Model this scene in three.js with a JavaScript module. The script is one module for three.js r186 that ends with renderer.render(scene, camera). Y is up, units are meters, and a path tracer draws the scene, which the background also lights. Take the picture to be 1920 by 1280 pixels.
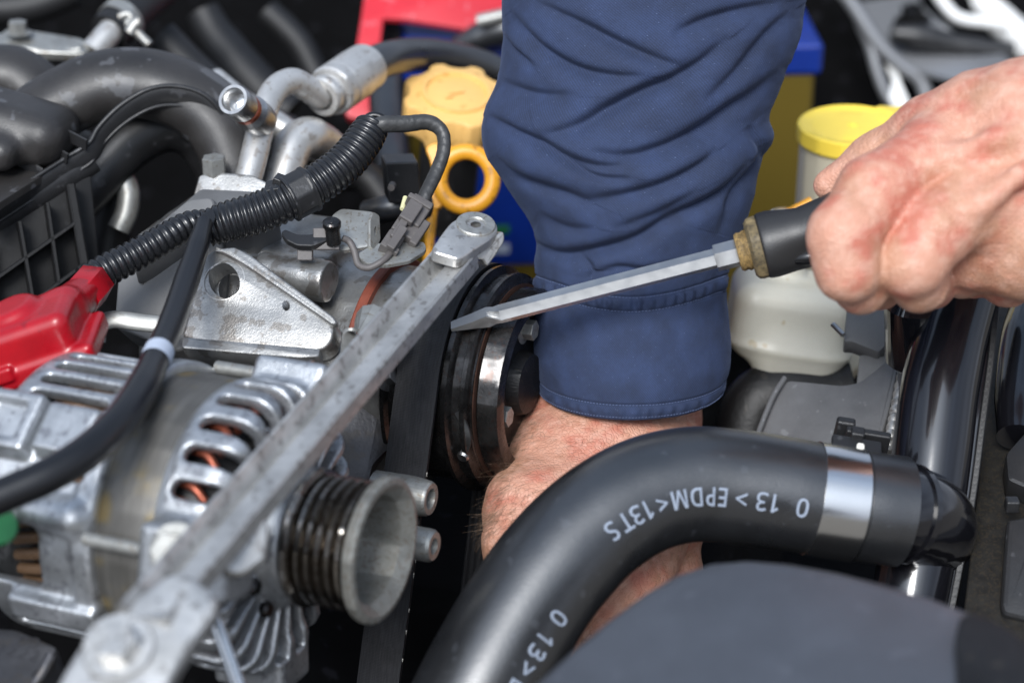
import * as THREE from 'three';
import { RoundedBoxGeometry } from 'three/addons/geometries/RoundedBoxGeometry.js';
import { mergeGeometries, toCreasedNormals, mergeVertices } from 'three/addons/utils/BufferGeometryUtils.js';
import { TextGeometry } from 'three/addons/geometries/TextGeometry.js';
import { FontLoader } from 'three/addons/loaders/FontLoader.js';

// ---------------------------------------------------------------- camera, sky, sun, exposure
const scene = new THREE.Scene();
const FOCAL = 4000, PITCH = 28 * Math.PI / 180;            // focal length in photo pixels, downward pitch
const V = (x, y, z) => new THREE.Vector3(x, y, z);
const CX = V(1, 0, 0), CY = V(0, Math.cos(PITCH), -Math.sin(PITCH)), CZ = V(0, Math.sin(PITCH), Math.cos(PITCH));
const CAM = V(0, 0.8, 0).addScaledVector(CZ, 1);
const camera = new THREE.PerspectiveCamera(2 * Math.atan(640 / FOCAL) * 180 / Math.PI, 1.5, 0.05, 60);
camera.position.copy(CAM);
camera.lookAt(V(0, 0.8, 0));
camera.focus = 0.985;
camera.userData.fStop = 5.0;
const SKY_SIZE = [512, 256];
{
  // pale bright cloudy sky: white haze towards the horizon, faint blue overhead, soft brighter cloud round the sun
  const [w, h] = SKY_SIZE, px = new Float32Array(w * h * 4);
  const sunDir = V(-0.19, 0.69, 0.70).normalize();
  for (let j = 0; j < h; j++) for (let i = 0; i < w; i++) {
    const el = (j + 0.5) / h * Math.PI - Math.PI / 2, az = (i + 0.5) / w * 2 * Math.PI;
    const d = V(-Math.cos(az) * Math.cos(el), Math.sin(el), -Math.sin(az) * Math.cos(el));
    const up = Math.max(0, d.y), o = (j * w + i) * 4;
    let c = [0.92 - 0.34 * up, 1.0 - 0.20 * up, 1.18 + 0.02 * up];
    const cl = 0.5 + 0.5 * Math.sin(az * 5 + 3 * Math.sin(el * 6 + az * 2)) * Math.sin(el * 9 + 2 * Math.sin(az * 3));
    const s = Math.pow(Math.max(0, d.dot(sunDir)), 9);
    c = c.map((v, k) => v * (0.34 + 0.30 * cl * (1 - 0.4 * up)) + [2.7, 2.9, 3.2][k] * s);
    if (d.y < 0) c = [0.22, 0.215, 0.21];
    px[o] = c[0]; px[o + 1] = c[1]; px[o + 2] = c[2]; px[o + 3] = 1;
  }
  const sky = new THREE.DataTexture(px, w, h, THREE.RGBAFormat, THREE.FloatType);
  sky.mapping = THREE.EquirectangularReflectionMapping; sky.magFilter = sky.minFilter = THREE.LinearFilter;
  sky.needsUpdate = true;
  scene.background = sky; scene.environment = sky;
  scene.backgroundIntensity = 1; scene.environmentIntensity = 1;
  const sun = new THREE.DirectionalLight(new THREE.Color(1, 0.985, 0.965), 2.8);
  sun.position.copy(sunDir).multiplyScalar(4).add(V(0, 0.8, 0)); sun.target.position.set(0, 0.8, 0);
  sun.castShadow = true; sun.shadow.radius = 38; sun.shadow.mapSize.set(2048, 2048);
  Object.assign(sun.shadow.camera, { left: -1, right: 1, top: 1, bottom: -1, near: 0.5, far: 9 });
  scene.add(sun, sun.target);
}
const renderer = new THREE.WebGLRenderer({ antialias: true });
renderer.toneMapping = THREE.LinearToneMapping;
renderer.toneMappingExposure = 1.16;
renderer.shadowMap.enabled = true;

// ---------------------------------------------------------------- positions
const D = (x, y, z) => V(0, 0, 0).addScaledVector(CX, x).addScaledVector(CY, y).addScaledVector(CZ, z);   // direction, camera axes -> world
const P = (px, py, d) => CAM.clone().add(D((px - 960) / FOCAL * d, (640 - py) / FOCAL * d, -d));             // photo pixel + depth -> world
const M = (n, d) => n * d / FOCAL;                                                                        // pixels at depth -> metres
function hit(px, py, pt, n) {                                                                             // pixel ray meets the plane (pt, n)
  const r = P(px, py, 1).sub(CAM), t = pt.clone().sub(CAM).dot(n) / r.dot(n);
  return CAM.clone().addScaledVector(r, t);
}
// engine axes: A = along the pulley shafts (front of the car), U = up, L = across towards the photographer
const A = D(0.918, -0.135, 0.374).normalize();
const U = D(-0.051, 0.892, 0.449); U.addScaledVector(A, -U.dot(A)).normalize();
const L = A.clone().cross(U).normalize();
const frame = (o, x, y, z) => new THREE.Matrix4().makeBasis(x, y, z).setPosition(o);
const frameOn = (o, axis, hint = V(0, 1, 0)) => {                                                          // y = axis
  const y = axis.clone().normalize(); let h = hint.clone(); if (Math.abs(h.dot(y)) > 0.97) h = V(1, 0, 0.01);
  const x = h.clone().cross(y).normalize(), z = x.clone().cross(y).normalize(); return frame(o, x, y, z);
};

// ---------------------------------------------------------------- random, noise
let seed = 7; const rnd = () => { seed = (seed * 1664525 + 1013904223) >>> 0; return seed / 4294967296; };
const rr = (a, b) => a + (b - a) * rnd();
const hash3 = (x, y, z) => { let h = (x * 374761393 + y * 668265263 + z * 2147483647) | 0; h = Math.imul(h ^ (h >>> 13), 1274126177); h ^= h >>> 16; return (h >>> 0) / 4294967295; };
const sstep = (a, b, x) => { const t = Math.min(1, Math.max(0, (x - a) / (b - a))); return t * t * (3 - 2 * t); };
const mix = (a, b, t) => a + (b - a) * t, clamp = (x, a = 0, b = 1) => Math.min(b, Math.max(a, x));
function vnoise(x, y, z) {
  const X = Math.floor(x), Y = Math.floor(y), Z = Math.floor(z), f = t => t * t * (3 - 2 * t), u = f(x - X), v = f(y - Y), w = f(z - Z);
  const g = (i, j, k) => hash3(X + i, Y + j, Z + k);
  return mix(mix(mix(g(0, 0, 0), g(1, 0, 0), u), mix(g(0, 1, 0), g(1, 1, 0), u), v), mix(mix(g(0, 0, 1), g(1, 0, 1), u), mix(g(0, 1, 1), g(1, 1, 1), u), v), w);
}
const fbm = (x, y, z, o = 4) => { let s = 0, a = 0.5, n = 0; for (let i = 0; i < o; i++) { s += a * vnoise(x, y, z); n += a; x *= 2.03; y *= 2.03; z *= 2.03; a *= 0.5; } return s / n; };
function tnoise(x, y, per) {                               // tileable value noise on a lattice of per cells
  const X = Math.floor(x), Y = Math.floor(y), f = t => t * t * (3 - 2 * t), u = f(x - X), v = f(y - Y), m = a => ((a % per) + per) % per;
  const g = (i, j) => hash3(m(X + i), m(Y + j), per);
  return mix(mix(g(0, 0), g(1, 0), u), mix(g(0, 1), g(1, 1), u), v);
}
const tfbm = (s, t, per, o = 5) => { let r = 0, a = 0.5, n = 0; for (let i = 0; i < o; i++) { r += a * tnoise(s * per, t * per, per); n += a; per *= 2; a *= 0.55; } return r / n; };
function tex(size, fn, tile, color = false) {              // fn(s, t) -> grey or [r, g, b] (linear 0..1 for data, sRGB 0..1 for colour)
  const d = new Uint8Array(size * size * 4);
  for (let j = 0; j < size; j++) for (let i = 0; i < size; i++) {
    const c = fn((i + 0.5) / size, (j + 0.5) / size), o = (j * size + i) * 4, a = Array.isArray(c);
    for (let k = 0; k < 3; k++) d[o + k] = clamp(a ? c[k] : c) * 255; d[o + 3] = 255;
  }
  const t = new THREE.DataTexture(d, size, size); t.wrapS = t.wrapT = THREE.RepeatWrapping; t.magFilter = THREE.LinearFilter; t.minFilter = THREE.LinearMipmapLinearFilter; t.generateMipmaps = true;
  if (color) t.colorSpace = THREE.SRGBColorSpace; t.repeat.set(1 / tile, 1 / tile); t.needsUpdate = true; return t;
}

// ---------------------------------------------------------------- geometry
function boxUV(g) {                                        // uv in metres from the dominant normal
  if (!g.attributes.normal) g.computeVertexNormals();
  const p = g.attributes.position, n = g.attributes.normal, uv = new Float32Array(p.count * 2);
  for (let i = 0; i < p.count; i++) {
    const x = Math.abs(n.getX(i)), y = Math.abs(n.getY(i)), z = Math.abs(n.getZ(i));
    const [s, t] = x >= y && x >= z ? [p.getZ(i), p.getY(i)] : y >= z ? [p.getX(i), p.getZ(i)] : [p.getX(i), p.getY(i)];
    uv[i * 2] = s; uv[i * 2 + 1] = t;
  }
  g.setAttribute('uv', new THREE.BufferAttribute(uv, 2)); return g;
}
function faceUV(g) {                                       // as boxUV, but one axis for each whole triangle
  const p = g.attributes.position.array, uv = new Float32Array(p.length / 3 * 2);
  for (let i = 0; i < p.length; i += 9) {
    const ax = p[i + 3] - p[i], ay = p[i + 4] - p[i + 1], az = p[i + 5] - p[i + 2], bx = p[i + 6] - p[i], by = p[i + 7] - p[i + 1], bz = p[i + 8] - p[i + 2];
    const x = Math.abs(ay * bz - az * by), y = Math.abs(az * bx - ax * bz), z = Math.abs(ax * by - ay * bx), [s, t] = x >= y && x >= z ? [2, 1] : y >= z ? [0, 2] : [0, 1];
    for (let k = 0; k < 3; k++) { uv[(i / 3 + k) * 2] = p[i + k * 3 + s]; uv[(i / 3 + k) * 2 + 1] = p[i + k * 3 + t]; }
  }
  g.setAttribute('uv', new THREE.BufferAttribute(uv, 2)); return g;
}
const clean = g => { const o = new THREE.BufferGeometry(), s = g.index ? g.toNonIndexed() : g; for (const k of ['position', 'normal', 'uv']) o.setAttribute(k, s.attributes[k].clone()); return o; };
const join = (...gs) => mergeGeometries(gs.flat().map(clean));
const crease = (g, a = 0.6) => toCreasedNormals(g, a);
const box = (w, h, d, r = 0.001, m, s = 2) => { const g = boxUV(new RoundedBoxGeometry(w, h, d, s, Math.min(r, w / 2.01, h / 2.01, d / 2.01))); return m ? g.applyMatrix4(m) : g; };
function lathe(prof, o, axis, seg = 48, hint) {            // prof: [radius, height along axis] pairs, creased
  let g = new THREE.LatheGeometry(prof.map(([r, h]) => new THREE.Vector2(Math.max(r, 1e-5), h)), seg);
  const R = Math.max(...prof.map(p => p[0])), uv = g.attributes.uv; let len = 0; const acc = prof.map((p, i) => len += i ? Math.hypot(p[0] - prof[i - 1][0], p[1] - prof[i - 1][1]) : 0);
  for (let i = 0; i < uv.count; i++) uv.setXY(i, uv.getX(i) * 6.283 * R, acc[i % prof.length]);
  g = crease(g, 0.55); return g.applyMatrix4(frameOn(o, axis, hint));
}
function sweep(pts, rad, { seg = 80, sides = 20, ring, flat, hint, caps = true, tension = 0.5, bump, straight } = {}) {
  // tube through pts; rad: number or one per point; ring: {pitch, amp, from, to}; flat: [a, b] cross-section scales
  const c = straight ? new THREE.CurvePath() : new THREE.CatmullRomCurve3(pts, false, 'centripetal', tension);
  if (straight) for (let i = 1; i < pts.length; i++) c.add(new THREE.LineCurve3(pts[i - 1], pts[i]));
  const len = c.getLength(), pos = [], uv = [], idx = []; let t0 = c.getTangentAt(0), nrm = hint ? hint.clone() : Math.abs(t0.y) < 0.9 ? V(0, 1, 0) : V(1, 0, 0);
  nrm.addScaledVector(t0, -nrm.dot(t0)).normalize();
  const lens = [0]; for (let i = 1; i < pts.length; i++) lens.push(lens[i - 1] + pts[i].distanceTo(pts[i - 1])); const L0 = lens.at(-1);
  const radAt = u => { if (typeof rad === 'number') return rad; const s = u * L0; let i = 1; while (i < lens.length - 1 && lens[i] < s) i++; return mix(rad[i - 1], rad[i], sstep(0, 1, (s - lens[i - 1]) / (lens[i] - lens[i - 1]))); };
  for (let i = 0; i <= seg; i++) {
    const u = i / seg, p = c.getPointAt(u), t = c.getTangentAt(u); nrm.addScaledVector(t, -nrm.dot(t)).normalize();
    const b = t.clone().cross(nrm); let r = radAt(u); const s = u * len;
    if (ring) { const q = s / ring.pitch, w = 0.5 + 0.5 * Math.cos(q * 2 * Math.PI); r -= ring.amp * (1 - Math.pow(w, 0.55)); }
    for (let k = 0; k <= sides; k++) {
      const a = k / sides * 2 * Math.PI; let q = r; if (bump) q += bump(s, a);
      const v = p.clone().addScaledVector(nrm, Math.cos(a) * q * (flat ? flat[0] : 1)).addScaledVector(b, Math.sin(a) * q * (flat ? flat[1] : 1));
      pos.push(v.x, v.y, v.z); uv.push(k / sides * 6.283 * r, s);
    }
  }
  const W = sides + 1;
  for (let i = 0; i < seg; i++) for (let k = 0; k < sides; k++) { const a = i * W + k, b2 = a + 1, c2 = a + W, d = c2 + 1; idx.push(a, b2, c2, b2, d, c2); }
  if (caps) for (const e of [0, seg]) {
    const base = pos.length / 3, cp = c.getPointAt(e / seg); pos.push(cp.x, cp.y, cp.z); uv.push(0, 0);
    for (let k = 0; k <= sides; k++) { const o = (e * W + k) * 3; pos.push(pos[o], pos[o + 1], pos[o + 2]); uv.push(0.001 * Math.cos(k), 0.001 * Math.sin(k)); }
    for (let k = 0; k < sides; k++) e ? idx.push(base, base + 1 + k, base + 2 + k) : idx.push(base, base + 2 + k, base + 1 + k);
  }
  const g = new THREE.BufferGeometry(); g.setAttribute('position', new THREE.Float32BufferAttribute(pos, 3)); g.setAttribute('uv', new THREE.Float32BufferAttribute(uv, 2)); g.setIndex(idx); g.computeVertexNormals();
  const n = g.attributes.normal;                           // close the seam of the normals
  for (let i = 0; i <= seg; i++) { const a = i * W, b = a + sides; const s = V(n.getX(a) + n.getX(b), n.getY(a) + n.getY(b), n.getZ(a) + n.getZ(b)).normalize(); n.setXYZ(a, s.x, s.y, s.z); n.setXYZ(b, s.x, s.y, s.z); }
  return g;
}
const rod = (a, b, r, r2 = r, seg = 24) => lathe([[0, 0], [r * 0.88, 0], [r, r * 0.12], [r2, a.distanceTo(b) - r2 * 0.12], [r2 * 0.88, a.distanceTo(b)], [0, a.distanceTo(b)]], a, b.clone().sub(a), seg);
const pxs = (list, d0) => list.map(([x, y, d = d0]) => P(x, y, d));
// plate: outline in photo pixels laid on the plane (pt, n), thickness t away from the camera side, holes as pixel outlines
function plate(outline, pt, n, t, { bevel = 0.0008, holes = [], curve = false, segs = 2, vhint } = {}) {
  n = n.clone().normalize(); const h = vhint || (Math.abs(n.y) < 0.9 ? V(0, 1, 0) : V(0, 0, 1));
  const x = h.clone().cross(n).normalize(), y = n.clone().cross(x).normalize();
  const to2 = ([a, b]) => { const q = hit(a, b, pt, n).sub(pt); return new THREE.Vector2(q.dot(x), q.dot(y)); };
  const path = (o, S) => { const p = o.map(to2); if (curve) { S.setFromPoints(new THREE.SplineCurve([...p, p[0]]).getPoints(p.length * 6).slice(0, -1)); } else S.setFromPoints(p); return S; };
  const S = path(outline, new THREE.Shape()); for (const q of holes) S.holes.push(path(q, new THREE.Path()));
  const g = new THREE.ExtrudeGeometry(S, { depth: Math.max(t - 2 * bevel, 1e-4), bevelEnabled: bevel > 0, bevelThickness: bevel, bevelSize: bevel, bevelOffset: -bevel, bevelSegments: segs, curveSegments: 16 });
  g.translate(0, 0, -t + bevel); return boxUV(crease(g, 0.5)).applyMatrix4(frame(pt, x, y, n));
}
const ringPx = (cx, cy, rx, ry, n = 28, rot = 0) => Array.from({ length: n }, (_, i) => { const a = i / n * 2 * Math.PI, X = rx * Math.cos(a), Y = ry * Math.sin(a); return [cx + X * Math.cos(rot) - Y * Math.sin(rot), cy + X * Math.sin(rot) + Y * Math.cos(rot)]; });
// round every corner of a pixel outline
function soft(o, r = 10, k = 4) {
  const out = []; for (let i = 0; i < o.length; i++) {
    const p = o[i], a = o[(i + o.length - 1) % o.length], b = o[(i + 1) % o.length], da = Math.hypot(a[0] - p[0], a[1] - p[1]), db = Math.hypot(b[0] - p[0], b[1] - p[1]), q = Math.min(r, da * 0.45, db * 0.45);
    const s = [p[0] + (a[0] - p[0]) / da * q, p[1] + (a[1] - p[1]) / da * q], e = [p[0] + (b[0] - p[0]) / db * q, p[1] + (b[1] - p[1]) / db * q];
    for (let j = 0; j <= k; j++) { const t = j / k; out.push([mix(mix(s[0], p[0], t), mix(p[0], e[0], t), t), mix(mix(s[1], p[1], t), mix(p[1], e[1], t), t)]); }
  } return out;
}
const hexProf = (r, h, o, axis, hint) => { const g = new THREE.ExtrudeGeometry(new THREE.Shape(Array.from({ length: 6 }, (_, i) => new THREE.Vector2(r * Math.cos(i * Math.PI / 3), r * Math.sin(i * Math.PI / 3)))), { depth: h - r * 0.16, bevelEnabled: true, bevelThickness: r * 0.08, bevelSize: r * 0.08, bevelOffset: -r * 0.08, bevelSegments: 2 }); g.translate(0, 0, r * 0.08); g.rotateX(-Math.PI / 2); return boxUV(crease(g, 0.5)).applyMatrix4(frameOn(o, axis, hint)); };
// flanged hex bolt head standing on o along axis
const boltHead = (o, axis, r) => join(hexProf(r, r * 1.1, o.clone().addScaledVector(axis.clone().normalize(), r * 0.22), axis), lathe([[0, 0], [r * 1.45, 0], [r * 1.5, r * 0.12], [r * 1.1, r * 0.3], [0, r * 0.3]], o, axis, 28));
// tapered hair-thin strand
function strand(pts, r, sides = 3) { const pos = [], idx = []; const n = pts.length; let h = V(0.3, 1, 0.2);
  for (let i = 0; i < n; i++) { const t = pts[Math.min(i + 1, n - 1)].clone().sub(pts[Math.max(i - 1, 0)]).normalize(), x = h.clone().cross(t).normalize(), y = t.clone().cross(x), q = r * (1 - 0.75 * i / (n - 1)); for (let k = 0; k < sides; k++) { const a = k / sides * 6.283, v = pts[i].clone().addScaledVector(x, Math.cos(a) * q).addScaledVector(y, Math.sin(a) * q); pos.push(v.x, v.y, v.z); } }
  for (let i = 0; i < n - 1; i++) for (let k = 0; k < sides; k++) { const a = i * sides + k, b = i * sides + (k + 1) % sides; idx.push(a, b, a + sides, b, b + sides, a + sides); }
  const g = new THREE.BufferGeometry(); g.setAttribute('position', new THREE.Float32BufferAttribute(pos, 3)); g.setIndex(idx); g.computeVertexNormals(); g.setAttribute('uv', new THREE.Float32BufferAttribute(new Float32Array(pos.length / 3 * 2), 2)); return g; }

// ---------------------------------------------------------------- signed distance shapes -> mesh (surface nets, sparse blocks)
const smin = (a, b, k) => { const h = clamp(0.5 + 0.5 * (b - a) / k); return mix(b, a, h) - k * h * (1 - h); };
const smax = (a, b, k) => -smin(-a, -b, k);
const sBox = (x, y, z, a, b, c, r = 0) => { const X = Math.abs(x) - a + r, Y = Math.abs(y) - b + r, Z = Math.abs(z) - c + r; return Math.hypot(Math.max(X, 0), Math.max(Y, 0), Math.max(Z, 0)) + Math.min(Math.max(X, Y, Z), 0) - r; };
const sCyl = (r, h, R, H, e = 0) => { const X = r - R + e, Y = Math.abs(h) - H + e; return Math.hypot(Math.max(X, 0), Math.max(Y, 0)) + Math.min(Math.max(X, Y), 0) - e; };
const sCap = (x, y, z, a, b, ra, rb) => { const bx = b.x - a.x, by = b.y - a.y, bz = b.z - a.z, px = x - a.x, py = y - a.y, pz = z - a.z, h = clamp((px * bx + py * by + pz * bz) / (bx * bx + by * by + bz * bz)); return Math.hypot(px - bx * h, py - by * h, pz - bz * h) - mix(ra, rb, h); };
function sdfMesh(f, lo, hi, cell, mat) {
  const n = [0, 1, 2].map(k => Math.ceil((hi.getComponent(k) - lo.getComponent(k)) / cell) + 1), [nx, ny, nz] = n, B = 6;
  const val = new Float32Array(nx * ny * nz).fill(1e3), at = (i, j, k) => i + nx * (j + ny * k), lim = B * cell * 0.5 * 1.9;
  for (let k = 0; k < nz; k += B) for (let j = 0; j < ny; j += B) for (let i = 0; i < nx; i += B) {
    const c = f(lo.x + (i + B / 2) * cell, lo.y + (j + B / 2) * cell, lo.z + (k + B / 2) * cell);
    if (Math.abs(c) > lim + cell * 2) { if (c < 0) for (let z = k; z < Math.min(k + B, nz); z++) for (let y = j; y < Math.min(j + B, ny); y++) for (let x = i; x < Math.min(i + B, nx); x++) val[at(x, y, z)] = c; continue; }
    for (let z = k; z < Math.min(k + B, nz); z++) for (let y = j; y < Math.min(j + B, ny); y++) for (let x = i; x < Math.min(i + B, nx); x++) val[at(x, y, z)] = f(lo.x + x * cell, lo.y + y * cell, lo.z + z * cell);
  }
  const vid = new Int32Array(nx * ny * nz).fill(-1), pos = [], idx = [];
  const E = [[0, 1], [0, 2], [0, 4], [1, 3], [1, 5], [2, 3], [2, 6], [3, 7], [4, 5], [4, 6], [5, 7], [6, 7]], g = new Float32Array(8);
  for (let k = 0; k < nz - 1; k++) for (let j = 0; j < ny - 1; j++) for (let i = 0; i < nx - 1; i++) {
    let m = 0; for (let c = 0; c < 8; c++) { g[c] = val[at(i + (c & 1), j + (c >> 1 & 1), k + (c >> 2))]; if (g[c] < 0) m |= 1 << c; }
    if (m === 0 || m === 255) continue; let x = 0, y = 0, z = 0, q = 0;
    for (const [a, b] of E) if ((m >> a & 1) !== (m >> b & 1)) { const t = g[a] / (g[a] - g[b]); x += mix(a & 1, b & 1, t); y += mix(a >> 1 & 1, b >> 1 & 1, t); z += mix(a >> 2, b >> 2, t); q++; }
    vid[at(i, j, k)] = pos.length / 3; pos.push(lo.x + (i + x / q) * cell, lo.y + (j + y / q) * cell, lo.z + (k + z / q) * cell);
  }
  const quad = (a, b, c, d, s) => { if (a < 0 || b < 0 || c < 0 || d < 0) return; s ? idx.push(a, b, c, a, c, d) : idx.push(a, c, b, a, d, c); };
  for (let k = 1; k < nz - 1; k++) for (let j = 1; j < ny - 1; j++) for (let i = 1; i < nx - 1; i++) {
    const s = val[at(i, j, k)] < 0;
    if (s !== val[at(i + 1, j, k)] < 0) quad(vid[at(i, j - 1, k - 1)], vid[at(i, j, k - 1)], vid[at(i, j, k)], vid[at(i, j - 1, k)], s);
    if (s !== val[at(i, j + 1, k)] < 0) quad(vid[at(i - 1, j, k - 1)], vid[at(i - 1, j, k)], vid[at(i, j, k)], vid[at(i, j, k - 1)], s);
    if (s !== val[at(i, j, k + 1)] < 0) quad(vid[at(i - 1, j - 1, k)], vid[at(i, j - 1, k)], vid[at(i, j, k)], vid[at(i - 1, j, k)], s);
  }
  const geo = new THREE.BufferGeometry(); geo.setAttribute('position', new THREE.Float32BufferAttribute(pos, 3)); geo.setIndex(idx); geo.computeVertexNormals();
  const o = geo.toNonIndexed(); faceUV(o); if (mat) o.applyMatrix4(mat); return o;
}

// ---------------------------------------------------------------- things
const used = {}; const numbered = n => { const k = used[n] = (used[n] ?? -1) + 1; return k ? `${n}_${String(k).padStart(3, '0')}` : n; };
const things = [];
function thing(name, label, category, group) { const o = new THREE.Group(); o.name = numbered(name); o.userData = { label, category }; if (group) o.userData.group = group; scene.add(o); things.push(o); return o; }
function part(parent, name, geo, mat, label) { const m = new THREE.Mesh(geo, mat); m.name = name; m.castShadow = m.receiveShadow = true; if (label) m.userData.label = label; parent.add(m); return m; }
function solo(name, geo, mat, label, category, group) { const m = part(scene, numbered(name), geo, mat); m.userData = { label, category }; if (group) m.userData.group = group; things.push(m); return m; }
function structure(name, geo, mat) { const m = part(scene, name, geo, mat); m.userData = { kind: 'structure' }; return m; }
function settle() {                                        // move every thing's origin to the middle of its base
  scene.updateMatrixWorld(true);
  for (const o of things) { const b = new THREE.Box3().setFromObject(o), c = b.getCenter(V(0, 0, 0)); c.y = b.min.y; if (o.isMesh) { o.geometry = o.geometry.clone().translate(-c.x, -c.y, -c.z); } else for (const k of o.children) k.position.sub(c); o.position.copy(c); }
}

// ---------------------------------------------------------------- materials
const grainA = tex(512, (s, t) => 0.55 * tfbm(s, t, 48, 3) + 0.45 * tfbm(s + 0.3, t, 8, 4), 0.06);
const grainFine = tex(512, (s, t) => 0.5 + 0.5 * (tnoise(s * 170, t * 170, 170) - 0.5) + 0.4 * (tnoise(s * 90, t * 90, 90) - 0.5), 0.05);
const mottle = (lo, hi, per, tile, tint = [1, 1, 1], spots = 0, spotC = [0.8, 0.8, 0.8], size = 256) => tex(size, (s, t) => {
  const a = tfbm(s, t, per, 6), b = tfbm(s + 0.37, t + 0.11, per * 5, 3); const e = tnoise(s * 150, t * 150, 150); let v = mix(lo, hi, clamp((a - 0.5) * 1.9 + 0.5) * 0.6 + b * 0.25 + e * 0.15);
  const k = spots ? sstep(1 - spots, 1 - spots * 0.7, tfbm(s + 0.7, t + 0.2, per * 4, 4) * 1.22) * 0.45 : 0;
  return tint.map((q, i) => mix(v * q, spotC[i], k));
}, tile, true);
const wearR = (lo, hi, per, tile) => tex(256, (s, t) => mix(lo, hi, clamp((tfbm(s, t, per, 5) - 0.5) * 2 + 0.5)), tile);
const HT = 0.10;
const mat = (o) => new THREE.MeshPhysicalMaterial(o);
const lin = (r, g, b) => new THREE.Color().setRGB(r, g, b);
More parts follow.
